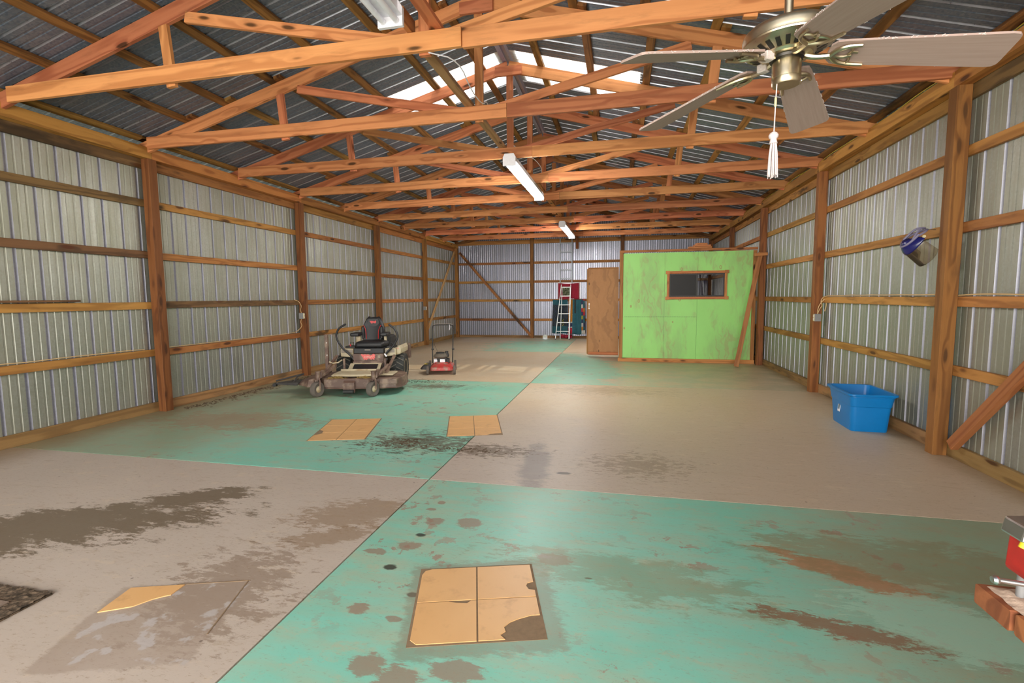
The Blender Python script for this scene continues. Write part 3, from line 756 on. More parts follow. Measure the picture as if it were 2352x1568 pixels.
# ------------------------------------------------------------ floor tile patches
def tile_patch(x, y, rot, nx, ny, label, miss=()):
    T = empty('tile_patch', (x, y, 0), rot, label, 'floor tiles', 'yellow tile patches on the floor')
    t = .2925; W_, H_ = nx*t, ny*t
    MB().box(-W_/2-.008, W_/2+.008, -H_/2-.008, H_/2+.008, 0, .0015).build('adhesive', GROUT, T)
    for i in range(nx):
        for j in range(ny):
            a, b = -W_/2+i*t+.004, -H_/2+j*t+.004; c, d = a+t-.008, b+t-.008
            poly = [(a, b), (c, b), (c, d), (a, d)]
            poly = miss.get((i, j), lambda *q: poly)(a, b, c, d) if miss else poly
            MB().prism(poly, .0014, .0045).build('tile', TILE, T)
    return T
def br(a, b, c, d):   # near right tile with broken corner
    r = []
    for k in range(9):
        th = PI/2*k/8; r.append((c-.17+.165*math.sin(th)*(1+.05*math.sin(k*5))+.0-.0, b+.135-.135*math.cos(th)*(1+.06*math.cos(k*7))))
    return [(a, b), (c-.17, b)]+[(c-.19+.0, b+.03), (c-.165, b+.05), (c-.17, b+.08), (c-.14, b+.11), (c-.1, b+.13), (c-.04, b+.15), (c, b+.15), (c, d), (a, d)]
def tr_(a, b, c, d): return [(a, b), (c, b), (c, b+.05), (c-.03, b+.06), (c-.04, b+.09), (c-.03, b+.115), (c, b+.125), (c, d), (a, d)]
def tl_(a, b, c, d): return [(a, b), (c, b), (c, d), (a+.05, d), (a+.015, d-.012), (a, d-.05)]
def bl_(a, b, c, d): return [(a+.03, b), (c, b), (c, d), (a+.26, d), (a+.24, d-.02), (a+.19, d-.012), (a+.15, d), (a, d), (a, b+.03)]
tile_patch(-.665, 2.172, .293, 2, 2, 'near square of four yellow floor tiles with a broken corner', {(1, 0): br, (1, 1): tr_, (0, 1): tl_, (0, 0): bl_})
tile_patch(-1.637, 5.33, .31, 2, 3, 'yellow floor tile patch nearest the floor joint, beyond the near one', {(1, 0): lambda a, b, c, d: [(a, b), (c-.16, b), (c-.12, b+.04), (c, b+.06), (c, d), (a, d)]})
tile_patch(-2.995, 4.90, .285, 2, 3, 'yellow floor tile patch in front of the riding mower', {(0, 1): lambda a, b, c, d: [(a+.06, b), (c, b), (c, d), (a, d), (a, b+.12), (a+.05, b+.08)], (0, 0): lambda a, b, c, d: [(a, b), (c, b), (c, d), (a+.1, d), (a+.04, d-.06), (a, d-.1)]})
TT = empty('tile_remnant', (-2.08, 1.72, 0), .31, 'torn yellow tile remnant on the bare slab beside the dark mat', 'floor tile')
MB().prism([(-.295, .09), (-.16, .12), (-.10, .17), (-.06, .19), (-.03, .2), (-.01, .285), (-.27, .285)], 0, .004).build('tile', TILE, TT)
for a, b, c, d in ((-.05, .29, .31, .296), (.297, -.12, .303, .29)): MB().box(a, c, b, d, 0, .002).build('adhesive_ridge', GROUT, TT)

# dirty mat
RG = empty('floor_mat', (-3.2, 1.42, 0), 0, 'dark dirty doormat on the bare slab at the lower left edge', 'mat')
def matz(u, v, x0, x1, y0, y1, z): return (x0+(x1-x0)*u+random.uniform(-.006, .006), y0+(y1-y0)*v+random.uniform(-.006, .006), z+random.uniform(0, .006))
mm = MB().box(-.44, .44, -.36, .365, 0.0005, .008); mm.grid(lambda u, v: matz(u, v, -.44, .44, -.36, .365, .010), 50, 40)
mm.build('pile', MATM, RG); MB().box(-.33, .33, -.26, .255, .008, .0195).build('centre', MATL, RG)

# ------------------------------------------------------------ fluorescent lights
def strip_light(y0, y1, lit, label):
    L = empty('tube_light', (-1.455, (y0+y1)/2, 3.2), 0, label, 'light')
    h = (y1-y0)/2
    m = MB().prism([(-.055, .05), (.055, .05), (.055, .135), (-.055, .135)], -h, h, 'y').prism([(-.085, .04), (.085, .04), (.055, .055), (-.055, .055)], -h, h, 'y'); m.build('housing', WHITE, L)
    for s in (-1, 1): MB().prism([(-.085, -.02), (.085, -.02), (.085, .09), (.06, .135), (-.06, .135), (-.085, .09)], s*h-.025, s*h+.0, 'y').build('end_cap', WHITE, L)
    for x in (-.045, .045):
        MB().cyl((x, -h+.045, .012), (x, h-.045, .012), .019, n=14).build('tube', TUBE_ON if lit else TUBE_OFF, L, True)
        for s in (-1, 1): MB().cyl((x, s*(h-.025), .012), (x, s*(h-.05), .012), .0195, n=14).build('lamp_holder', WHITE, L)
    for s in (-1, 1): MB().box(-.012, .012, s*h*.55-.006, s*h*.55+.006, .13, .16).build('hanger', STEEL, L)
    return L
strip_light(.66, 3.08, False, 'unlit white twin-tube light at the top left of centre')
strip_light(6.5, 8.92, True, 'nearer lit twin-tube light under the middle trusses')
strip_light(12.45, 14.9, True, 'farther lit twin-tube light above the back ladder')

# ------------------------------------------------------------ ceiling fan
FX, FY = .60, 2.125
FAN = empty('ceiling_fan', (FX, FY, 2.262), 0, 'antique brass ceiling fan with five dusty brown blades', 'fan')
MB().cyl((0, 0, .198), (0, 0, 1.05), .0155, n=16).lathe([(.034, .196), (.030, .212), (.019, .222), (.019, .24)], 20).build('downrod', BRASS, FAN, True)
MB().lathe([(.04, 1.03), (.07, 1.06), (.07, 1.08)], 24).build('canopy', BRASS, FAN, True)
MB().lathe([(.088, .098), (.142, .124), (.150, .127), (.158, .132), (.159, .138), (.154, .142), (.154, .150), (.156, .165), (.153, .178), (.142, .188), (.11, .195), (.06, .198), (.03, .199)], 48).build('motor_housing', BRASS, FAN, True)
MB().lathe([(.05, .09), (.085, .092), (.092, .100), (.08, .11)], 40).build('vent_ring', BRASS, FAN, True)
m = MB()
for k in range(24):
    a = 2*PI*k/24; M_ = Matrix.Rotation(a, 4, 'Z') @ Matrix.Translation((.115, 0, .1105)) @ Matrix.Rotation(math.radians(-25.5), 4, 'Y'); m.box(-.020, .020, -.0075, .0075, -.0015, .0015, M=M_)
o = m.build('vent_slots', BRASS_D, FAN); o['kind'] = 'stuff'
MB().lathe([(.0001, -.008), (.046, -.008), (.049, -.003), (.049, .016), (.050, .017), (.050, .072), (.046, .084), (.034, .09)], 36).build('switch_housing', BRASS, FAN, True)
MB().lathe([(.03, .075), (.058, .082), (.062, .098), (.03, .105)], 24).build('hub', BRASS_D, FAN, True)
m = MB()
for k in range(5):
    a = 2*PI*k/5+.3; m.cyl((.033*math.cos(a), .033*math.sin(a), -.006), (.033*math.cos(a), .033*math.sin(a), -.002), .0035, n=8)
o = m.build('screws', STEEL, FAN); o['kind'] = 'stuff'
PH = 7.413
for k in range(5):
    a = PH+k*2*PI/5
    M_ = Matrix.Rotation(a, 4, 'Z')
    MT = M_ @ Matrix.Translation((0, 0, .110)) @ Matrix.Rotation(math.radians(8.6), 4, 'Y') @ Matrix.Rotation(math.radians(-13), 4, 'X')
    # blade outline (x radial)
    pts = []
    r0, r1 = .135, .668
    wa, wb = .062, .082
    for t in range(7):
        th = PI/2+PI*t/6; pts.append((r0+.05+.05*math.cos(th), wa*math.sin(th)))
    pts = [(r0+.055, wa), (r0+.02, wa*.92), (r0+.003, wa*.6), (r0, 0), (r0+.003, -wa*.6), (r0+.02, -wa*.92), (r0+.055, -wa)]
    pts += [(r1-.03, -wb), (r1-.01, -wb+.004), (r1-.002, -wb+.014), (r1, -wb+.03), (r1, wb-.03), (r1-.002, wb-.014), (r1-.01, wb-.004), (r1-.03, wb)]
    o = MB().prism(pts, -.004, .004).build('blade', BLADE, FAN); o.matrix_basis = MT
    # blade iron with its three curved prongs
    m = MB()
    m.tube([(.045, 0, -.004), (.07, 0, -.014), (.10, 0, -.018), (.15, 0, -.013)], .011, 8, 2, rs=(.013, .009))
    m.tube([(.145, 0, -.013), (.17, .036, -.013), (.205, .05, -.012), (.262, .058, -.010)], .008, 8, 2, rs=(.010, .006))
    m.tube([(.145, 0, -.013), (.165, -.036, -.013), (.195, -.05, -.012), (.232, -.05, -.010)], .008, 8, 2, rs=(.010, .006))
    m.tube([(.205, .047, -.011), (.212, .02, -.011), (.198, .0, -.011), (.212, -.02, -.011), (.200, -.047, -.011)], .005, 6, 1)
    m.tube([(.15, 0, -.012), (.18, .012, -.012), (.212, .0, -.011)], .006, 6, 1)
    m.tube([(.21, -.018, -.011), (.228, -.012, -.010)], .005, 6, 0)
    o = m.build('blade_iron', BRASS, FAN, True); o.matrix_basis = M_ @ Matrix.Translation((0, 0, .110)) @ Matrix.Rotation(math.radians(8.6), 4, 'Y') @ Matrix.Rotation(math.radians(-11), 4, 'X')
    if k in (1, 2):
        o = MB().box(.052, .088, -.016, .018, -.006, .026, .003).build('lint_clump', LINT, FAN); o.matrix_basis = M_ @ Matrix.Translation((0.02, 0, .075))
    # fuzz of dust along the blade edge
    m = MB()
    for q in range(34):
        xr = random.uniform(r0+.04, r1-.02); sgn = random.choice((-1, 1)); yy_ = sgn*(wa+(wb-wa)*(xr-r0)/(r1-r0))
        m.cyl((xr-.004, yy_-.001*sgn, random.uniform(-.003, .003)), (xr+.004, yy_+.0015*sgn, random.uniform(-.004, .004)), .0022, .0012, 5)
    o = m.build('dust_fringe', LINT, FAN); o.matrix_basis = MT; o['kind'] = 'stuff'
m = MB(); 
m.tube([(-.036, -.02, -.0), (-.038, -.02, -.06), (-.040, -.02, -.18)], .0022, 6); m.build('pull_cord', CORD, FAN)
MB().lathe([(.003, -.055), (.0045, -.06), (.0045, -.085), (.003, -.09)], 10, Matrix.Translation((-.0385, -.02, 0))).build('cord_connector', IVORY, FAN, True)
TS = MB().lathe([(.004, -.18), (.013, -.186), (.0175, -.194), (.016, -.202), (.011, -.208), (.012, -.214), (.015, -.225)], 16, Matrix.Translation((-.041, -.02, 0))); TS.build('tassel_knot', CORD, FAN, True)
m = MB()
for q in range(60):
    a = random.random()*2*PI; r_ = .013*math.sqrt(random.random()); zb = -.345+random.uniform(-.008, .008)
    m.tube([(-.041+r_*.7*math.cos(a), -.02+r_*.7*math.sin(a), -.21), (-.041+r_*1.25*math.cos(a), -.02+r_*1.25*math.sin(a), -.27), (-.041+r_*1.5*math.cos(a), -.02+r_*1.5*math.sin(a), zb)], .0014, 4)
o = m.build('tassel', CORD, FAN); o['kind'] = 'stuff'
#PART2
# ------------------------------------------------------------ riding mower (local x right, y away from camera, z up)
MW = empty('riding_mower', (-4.01, 6.52, 0), YAW, 'brown and cream zero-turn riding mower with a black seat by the left wall', 'riding mower')
def mw(name, m, mat, smooth=True, par=None, **k): return m.build(name, mat, par or MW, smooth, **k)
# casters
for sx, cx in ((-1, -.41), (1, .42)):
    R = Matrix.Translation((cx, .02, .115)) @ Matrix.Rotation(math.radians(-24), 4, 'Z')
    RY = R @ Matrix.Rotation(PI/2, 4, 'Y')
    tw = mw('caster_wheel', MB().lathe([(.03, -.028), (.056, -.034), (.095, -.044), (.11, -.036), (.1155, -.02), (.1155, .02), (.11, .036), (.095, .044), (.056, .034), (.03, .028)], 32, RY), TYRED)
    mw('rim', MB().lathe([(.01, -.06), (.014, -.05), (.03, -.046), (.052, -.030), (.052, .030), (.03, .046), (.014, .05), (.01, .06)], 20, RY), CREAM, par=tw)
    mw('caster_fork', MB().tube([R @ Vector((.062, 0, 0)), R @ Vector((.062, .0, .13)), R @ Vector((.05, .0, .15)), R @ Vector((-.045, .0, .15)), R @ Vector((-.06, 0, .13)), R @ Vector((-.06, 0, .0))], .013, 8), BROWNM)
    mw('spindle_tube', MB().cyl((cx+.02, .02, .265), (cx+.02, .02, .375), .036, n=20).cyl((cx+.02, .02, .375), (cx+.02, .02, .383), .043, n=20), BROWNM)
    m = MB().prism([(0, -.035), (.02, .05), (.12, .07), (.34, .03), (.34, -.03), (.1, -.02)], -.02, .02, 'x', Matrix.Translation((cx+.05, .02, .32)))
    mw('caster_arm', m, BROWNM, False)
    mw('arm_brace', MB().box(-.018, .018, 0, .42, -.02, .02, .004, Matrix.Translation((cx+.06*1, .10, .31)) @ Matrix.Rotation(math.radians(14), 4, 'X') @ Matrix.Rotation(math.radians(-8), 4, 'Z')), BROWNM, False)
# deck shell
outl = [(-.36, .15), (-.15, .11), (.06, .10), (.3, .12), (.55, .14), (.74, .17), (.80, .25), (.82, .40), (.80, .74), (.66, .95), (-.42, .95), (-.50, .8), (-.46, .3)]
dk = mw('mower_deck', MB().prism(outl, .105, .255, 'z', tp=[(x*.985, y*.98+.008) for x, y in outl]), BROWNM, False, bevel=.01)
mw('deck_lip', MB().tube([(x, y, .107) for x, y in outl[:9]], .009, 6), BROWNM, par=dk)
mw('deck_front_box', MB().prism([(-.34, .105), (.41, .105), (.41, .135), (-.34, .135)], .125, .245, 'z').box(.50, .76, .12, .20, .17, .25), BROWNM, False, par=dk, bevel=.006)
mw('roller_bracket', MB().prism([(.05, .15), (.05, .2), (.115, .235), (.115, .08), (.085, .05), (.06, .05)], -.035, .135, 'x'), BROWNM, False, par=dk)
mw('front_roller', MB().cyl((-.025, .035, .072), (.125, .035, .072), .03, n=20), BLACK, par=dk)
mw('belt_cover', MB().prism([(-.30, .3), (-.28, .24), (-.1, .2), (.05, .19), (.2, .2), (.36, .24), (.38, .3), (.38, .72), (-.30, .72)], .275, .30, 'z', tp=[(-.27, .32), (-.25, .27), (-.1, .23), (.05, .22), (.2, .23), (.33, .27), (.35, .32), (.35, .7), (-.27, .7)]), CREAM, False)
mw('belt_cover', MB().box(.42, .66, .30, .62, .27, .295, .006), CREAM, False)
mw('belt_cover_rib', MB().box(-.26, .34, .62, .66, .30, .325, .006), CREAM, False)
def clump(name, x0, x1, y, z, n):
    m = MB()
    for q in range(n):
        x = random.uniform(x0, x1); yy = y+random.uniform(-.03, .03); a = random.uniform(0, PI); L = random.uniform(.012, .035)
        zz = z+random.uniform(0, .035)*math.sin(PI*(x-x0)/(x1-x0))
        m.tube([(x, yy, zz), (x+L*math.cos(a), yy+L*math.sin(a)*.5, zz+random.uniform(-.006, .012))], .0028, 3)
    o = mw(name, m, GRASS, False); o['kind'] = 'stuff'
clump('grass_clippings', -.30, -.0, .155, .248, 260); clump('grass_clippings', .12, .39, .155, .248, 220)
# discharge chute and floor wing on the left
mw('discharge_chute', MB().prism([(-.46, .2), (-.46, .78), (-.80, .72), (-.86, .40), (-.62, .17)], .12, .14, 'z', tp=[(-.46, .2), (-.46, .78), (-.74, .68), (-.80, .42), (-.60, .2)]).add([(-.46, .2, .26), (-.46, .78, .28), (-.74, .66, .22), (-.80, .42, .19), (-.60, .2, .23), (-.46, .2, .13), (-.46, .78, .13), (-.80, .72, .13), (-.86, .4, .12), (-.62, .17, .12)],
    [(0, 1, 2, 3, 4), (5, 9, 8, 7, 6), (0, 4, 9, 5), (4, 3, 8, 9), (3, 2, 7, 8), (2, 1, 6, 7)]), BROWNM, False)
wg = mw('wing_plate', MB().prism([(-.84, .34), (-1.18, .33), (-1.20, .42), (-1.0, .66), (-.80, .72)], .135, .16, 'z', tp=[(-.84, .36), (-1.15, .35), (-1.17, .42), (-.99, .64), (-.80, .70)]), CHUTE, False)
mw('wing_rail', MB().tube([(-.84, .33, .13), (-1.0, .33, .14), (-1.18, .33, .155)], .014, 6), CHUTE)
mw('wing_rail', MB().tube([(-1.18, .36, .19), (-1.05, .52, .215), (-.9, .66, .245)], .013, 6), CHUTE)
mw('wing_roller', MB().cyl((-1.185, .30, .135), (-1.185, .37, .135), .028, n=16), BLACK)
mw('wing_strut', MB().tube([(-.93, .40, .16), (-.93, .55, .22), (-.88, .68, .25)], .012, 6), CHUTE)
# upright lift post
mw('deck_post', MB().box(-.525, -.475, .68, .73, .28, .885, .004), BROWNM, False)
mw('post_hook', MB().tube([(-.5, .7, .88), (-.42, .7, .885), (-.37, .7, .87), (-.35, .7, .84)], .007, 6), BROWNM)
for z in (.75, .55): mw('post_bolt', MB().cyl((-.49, .675, z), (-.49, .68, z), .008, n=8), STEEL)
mw('lift_rod', MB().tube([(-.47, .7, .44), (-.42, .72, .41), (-.36, .8, .41), (-.33, .9, .44)], .012, 6), CREAM)
# lift arms
for x0, x1 in ((-.52, -.28), (.62, .40)):
    mw('lift_arm', MB().box(-.02, .02, 0, .62, -.018, .018, .003, Matrix.Translation((x0*.85, .40, .29)) @ Matrix.Rotation(math.radians(20), 4, 'X') @ Matrix.Rotation(math.radians(0), 4, 'Z')), BROWNM, False)
    mw('arm_link', MB().box(x1-.015, x1+.015, .85, .88, .26, .47, .003), BROWNM, False)
# footplate, frame
mw('foot_plate', MB().prism([(.90, .275), (.92, .27), (1.08, .355), (1.06, .365)], -.24, .29, 'x'), CREAM, False)
mw('foot_pad', MB().prism([(.885, .285), (.90, .28), (1.03, .345), (1.015, .355)], -.16, .24, 'x'), BLACKV, False)
mw('chassis', MB().box(-.20, .31, 1.10, 1.95, .2, .52).box(-.16, .27, .95, 1.12, .2, .27), BROWNM, False, bevel=.008)
mw('front_panel', MB().box(-.205, .315, 1.085, 1.10, .41, .522), BROWNM, False, bevel=.004)
mw('front_panel_lower', MB().box(-.20, .30, 1.06, 1.098, .355, .395), BROWNM, False, bevel=.004)
def hopper(cx, cz, y, sc, mats, par, name):
    """leaping insect emblem, as printed on the panel"""
    P = [(-1, .28), (-.86, .42), (-.68, .30), (-.45, .36), (-.2, .30), (.02, .34), (.2, .26), (.38, .20), (.55, .32), (.72, .44), (.86, .36), (.98, .2), (.9, .06), (.96, -.12), (.8, -.22), (.84, -.42), (.68, -.36), (.55, -.22), (.4, -.42), (.22, -.26), (.05, -.18), (-.1, -.3), (-.22, -.46), (-.36, -.3), (-.5, -.44), (-.62, -.28), (-.7, -.1), (-.8, .06)]
    m = MB().prism([(cx+a*sc, cz+b*sc) for a, b in P], y-.003, y, 'y'); m.build(name, mats[0], par)
    if mats[1]:
        m = MB()
        for k in range(6):
            x = cx+(-.5+k*.17)*sc; m.tube([(x, y-.0045, cz-.16*sc), (x+.02*sc, y-.0045, cz+.0*sc), (x+.1*sc, y-.0045, cz+.12*sc)], .035*sc, 4)
        m.tube([(cx+.5*sc, y-.0045, cz-.1*sc), (cx+.72*sc, y-.0045, cz+.1*sc), (cx+.8*sc, y-.0045, cz+.22*sc)], .03*sc, 4)
        o = m.build(name+'_lines', mats[1], par); o['kind'] = 'stuff'
hopper(.055, .468, 1.085, .125, (REDP, plain('emblem_cream', (.75, .55, .45), .5)), MW, 'panel_emblem')
tag(MB().box(.215, .262, 1.081, 1.085, .445, .497).build('panel_decal', GREYB, MW), label='small faded square decal')
S_ = MB().tube([(.252, 1.079, .488), (.228, 1.079, .486), (.226, 1.079, .474), (.25, 1.079, .468), (.25, 1.079, .455), (.226, 1.079, .453)], .004, 5); S_.build('decal_figure', CREAM, MW)
# seat box, cushion, back
mw('seat_box', MB().box(-.20, .31, 1.12, 1.7, .522, .612), BLACKV, False, bevel=.01)
mw('seat_plate', MB().box(-.01, .09, 1.114, 1.12, .575, .595), GREYB, False)
mw('seat_cushion', MB().box(-.195, .29, 1.16, 1.62, .605, .72, .03), BLACKV, True, bevel=.02)
def back(u, v, off=0):
    z = .70+.42*v; w_ = (.165+.035*math.sin(min(1, v*1.9)*PI/2)) if v < .45 else .2-(.2-.105)*((v-.45)/.55)**1.5
    if v > .93: w_ -= .03*(v-.93)/.07
    return (.0+w_*(2*u-1)+.005, 1.60+.10*v-off+.03*(abs(2*u-1))**2*-1, z)
m = MB(); n_u, n_v = 14, 14
m.grid(lambda u, v: back(u, v, .0), n_u, n_v)
bk = mw('seat_back', m, BLACKV, True, thick=.07)
for s in (-1, 1):
    mw('red_piping', MB().tube([(s*.155+.005, 1.565, .98), (s*.125+.005, 1.555, .93), (s*.11+.005, 1.545, .86), (s*.108+.005, 1.545, .74)], .0055, 6, 2), RED, par=bk)
    mw('side_bolster', MB().box(-.028, .028, -.02, .03, -.12, .10, .015, Matrix.Translation((s*.165+.005, 1.56, .86))), BLACKV, True, par=bk, bevel=.01)
mw('head_panel', MB().prism([(-.085, 1.10), (.095, 1.10), (.135, .97), (.10, .93), (-.09, .93), (-.125, .97)], 1.625, 1.655, 'y'), BLACKV, True, par=bk, bevel=.008)
hopper(.005, 1.035, 1.62, .062, (RED, None), bk, 'seat_emblem')
for s, xa, xb in ((-1, -.315, -.165), (1, .205, .325)):
    mw('armrest', MB().box(xa, xb, 1.30, 1.60, .80, .862, .012), BLACKV, True, bevel=.012)
    mw('armrest_support', MB().box((-.27 if s < 0 else .225), (-.20 if s < 0 else .265), 1.5, 1.56, .60, .80, .006), CREAM, False)
# tanks / fenders
for s, x0, x1 in ((-1, -.445, -.225), (1, .315, .50)):
    mw('fuel_tank', MB().prism([(x0, .465), (x1, .45 if s < 0 else .46), (x1, .60), (x0+.01, .60), (x0, .58)], 1.18, 1.75, 'y') if s < 0 else MB().prism([(x0, .46), (x1, .48), (x1, .60), (x0, .60)], 1.18, 1.75, 'y'), CREAM, False, bevel=.012)
    mw('tank_face', MB().box(x0+.015, x1-.015, 1.172, 1.18, .53, .588), GREYB, False, bevel=.004)
fd = mw('fender', MB().prism([(.50, .48), (.57, .50), (.575, .58), (.55, .645), (.50, .60)], 1.25, 1.85, 'y'), CREAM, False, bevel=.01)
mw('fender_stripe', MB().box(.505, .545, 1.243, 1.25, .585, .60), plain('fender_pink', (.6, .3, .22), .5), False, par=fd)
mw('control_tray', MB().box(-.40, -.235, 1.3, 1.5, .60, .63).box(.33, .46, 1.3, 1.5, .60, .625), BLACK, False)
mw('red_knob', MB().cyl((-.315, 1.32, .63), (-.315, 1.32, .665), .013, n=12), RED)
mw('tray_frame', MB().tube([(-.325, 1.36, .63), (-.325, 1.36, .70), (-.27, 1.36, .695), (-.268, 1.36, .63)], .005, 6), BLACK)
mw('throttle_lever', MB().tube([(.36, 1.36, .62), (.38, 1.36, .69), (.42, 1.36, .66), (.44, 1.36, .625)], .012, 6), BLACK)
# steering levers
mw('steering_lever', MB().tube([(-.20, 1.10, .42), (-.25, 1.10, .50), (-.37, 1.10, .60), (-.475, 1.10, .77), (-.48, 1.10, .86), (-.43, 1.10, .965), (-.31, 1.10, 1.027)], .017, 10, 2), BLACKV)
mw('steering_lever', MB().tube([(.34, 1.10, .50), (.40, 1.10, .57), (.48, 1.10, .645), (.56, 1.10, .78), (.565, 1.10, .84), (.52, 1.10, .945), (.415, 1.10, 1.022)], .017, 10, 2), BLACKV)
mw('hang_tag', MB().box(-.012, .012, -.001, .001, -.03, .03, M=Matrix.Translation((.355, 1.07, .50)) @ Matrix.Rotation(math.radians(-35), 4, 'Y')), WHITE, False)
# drive tyres with chevron lugs
for s, cx in ((-1, -.445), (1, .485)):
    M_ = Matrix.Translation((cx, 1.50, .245)) @ Matrix.Rotation(PI/2, 4, 'Y')
    ty = mw('drive_tyre', MB().lathe([(.13, -.115), (.19, -.128), (.222, -.122), (.235, -.10), (.238, 0), (.235, .10), (.222, .122), (.19, .128), (.13, .115)], 40, M_), TYRE)
    m = MB()
    for k in range(17):
        for q in (-1, 1):
            a = 2*PI*(k+(.5 if q > 0 else 0))/17
            vs = []
            for t, xx in ((0, .004), (1, .12)):
                for da in (-.035, .035):
                    for r_ in (.232, .2475 if t == 0 else .243):
                        ang = a+da+(t*.26); vs.append(M_ @ Vector((r_*math.cos(ang), r_*math.sin(ang), q*xx)))
            m.add(vs, [(0, 1, 3, 2), (4, 6, 7, 5), (0, 4, 5, 1), (2, 3, 7, 6), (1, 5, 7, 3), (0, 2, 6, 4)])
    o = mw('tread_lugs', m, LUG, False, par=ty); o['kind'] = 'stuff'
    mw('wheel_rim', MB().lathe([(.02, .06), (.1, .07), (.13, .118), (.138, .118), (.138, -.118), (.13, -.118), (.1, -.07), (.02, -.06)], 28, M_), CREAM, par=ty)
mw('engine', MB().box(-.18, .29, 1.72, 2.15, .50, .78, .03), BLACK, False)
mw('tail_bumper', MB().box(.50, .60, 1.9, 2.0, .35, .62), BROWNM, False)
mw('drive_hose', MB().tube([(.33, 1.02, .30), (.36, 1.0, .38), (.38, 1.05, .44)], .02, 8), BLACK)

# ------------------------------------------------------------ push mower
PM = empty('push_mower', (-3.33, 8.78, 0), YAW+.09, 'small red push mower with black handle standing behind the riding mower', 'push mower')
def pm(name, m, mat, smooth=True, par=None, **k): return m.build(name, mat, par or PM, smooth, **k)
for x, y, r_ in ((-.255, .0, .088), (.25, .0, .088), (-.255, .60, .1), (.25, .60, .1)):
    M_ = Matrix.Translation((x, y, r_)) @ Matrix.Rotation(PI/2, 4, 'Y')
    wh = pm('wheel', MB().lathe([(.02, -.02), (r_*.7, -.022), (r_-.003, -.02), (r_, -.01), (r_, .01), (r_-.003, .02), (r_*.7, .022), (.02, .02)], 28, M_), TYRED)
    pm('hub_cap', MB().lathe([(.005, -.026), (.04, -.022), (.04, .022), (.005, .026)], 16, M_), GREYB, par=wh)
do = [(-.21, .0), (-.17, -.03), (.17, -.03), (.235, .0), (.245, .15), (.24, .52), (.15, .60), (-.15, .60), (-.22, .52), (-.225, .15)]
dk = pm('mower_deck', MB().prism(do, .075, .14, 'z', tp=[(x*.95, y*.96+.012) for x, y in do]).prism([(x*.95, y*.96+.012) for x, y in do], .14, .185, 'z', tp=[(x*.7, y*.68+.13) for x, y in do]), REDM, False, bevel=.008)
pm('deck_ring', MB().lathe([(.15, .18), (.15, .21), (.12, .215)], 28, Matrix.Translation((.0, .28, 0))), REDM, par=dk)
pm('side_chute', MB().prism([(-.21, .08), (-.22, .34), (-.34, .36), (-.42, .24), (-.38, .10)], .09, .14, 'z', tp=[(-.21, .1), (-.22, .32), (-.33, .33), (-.38, .24), (-.35, .13)]).prism([(-.21, .1), (-.22, .32), (-.33, .33), (-.38, .24), (-.35, .13)], .14, .20, 'z', tp=[(-.2, .14), (-.21, .28), (-.28, .29), (-.30, .24), (-.28, .17)]), CHUTE, False)
pm('chute_label', MB().box(-.33, -.255, .13, .2, .188, .192, M=Matrix.Rotation(0, 4, 'X')), YEL, False)
pm('engine_block', MB().box(-.09, .10, .2, .40, .20, .30, .012), BLACK, False)
pm('engine_label', MB().box(-.035, .065, .188, .2, .19, .275), STEEL, False, bevel=.006)
pm('label_plate', MB().box(-.018, .048, .184, .188, .205, .262), WHITE, False)
pm('air_filter', MB().cyl((-.15, .25, .235), (-.085, .25, .235), .045, n=20), WHITE)
pm('muffler', MB().box(.09, .15, .2, .34, .19, .28, .01), BLACK, False)
pm('engine_shroud', MB().lathe([(.125, .29), (.145, .32), (.13, .35), (.10, .375), (.085, .38)], 28, Matrix.Translation((-.02, .30, 0))), plain('dusty_shroud', (.12, .1, .075), .7, var=.4))
pm('starter_cap', MB().lathe([(.085, .378), (.083, .395), (.05, .402), (.0001, .402)], 24, Matrix.Translation((-.03, .30, 0))), BLACK)
pm('fuel_cap', MB().cyl((.095, .32, .36), (.095, .32, .415), .032, n=18), BLACK)
pm('fuel_tank', MB().box(.03, .14, .24, .42, .30, .365, .015), BLACK, False)
for s in (-1, 1):
    pm('lower_handle', MB().tube([(s*.2, .56, .16), (s*.2, .6, .23), (s*.205, .68, .43)], .011, 8), BLACK)
    pm('handle_knob', MB().cyl((s*.205-.02, .66, .42), (s*.205+.03, .66, .42), .016, n=10), BLACK)
pm('upper_handle', MB().tube([(-.205, .68, .41), (-.21, .82, .66), (-.215, .95, .87), (-.19, .97, .895), (0, .97, .90), (.19, .97, .895), (.215, .95, .87), (.21, .82, .66), (.205, .68, .41)], .0115, 8, 1), BLACK)
pm('control_bail', MB().tube([(-.19, .955, .90), (-.15, .96, .915), (.15, .96, .915), (.19, .955, .90)], .006, 6), GREYB)
pm('rope_guide', MB().tube([(-.21, .82, .62), (-.24, .81, .625), (-.265, .80, .615)], .008, 6), BLACK)
pm('starter_rope', MB().tube([(-.2, .82, .62), (-.15, .58, .5), (-.08, .35, .395)], .003, 5), BLACK)
pm('control_cable', MB().tube([(.13, .96, .90), (.145, .93, .86), (.135, .93, .80), (.13, .93, .79)], .006, 6), WHITE)

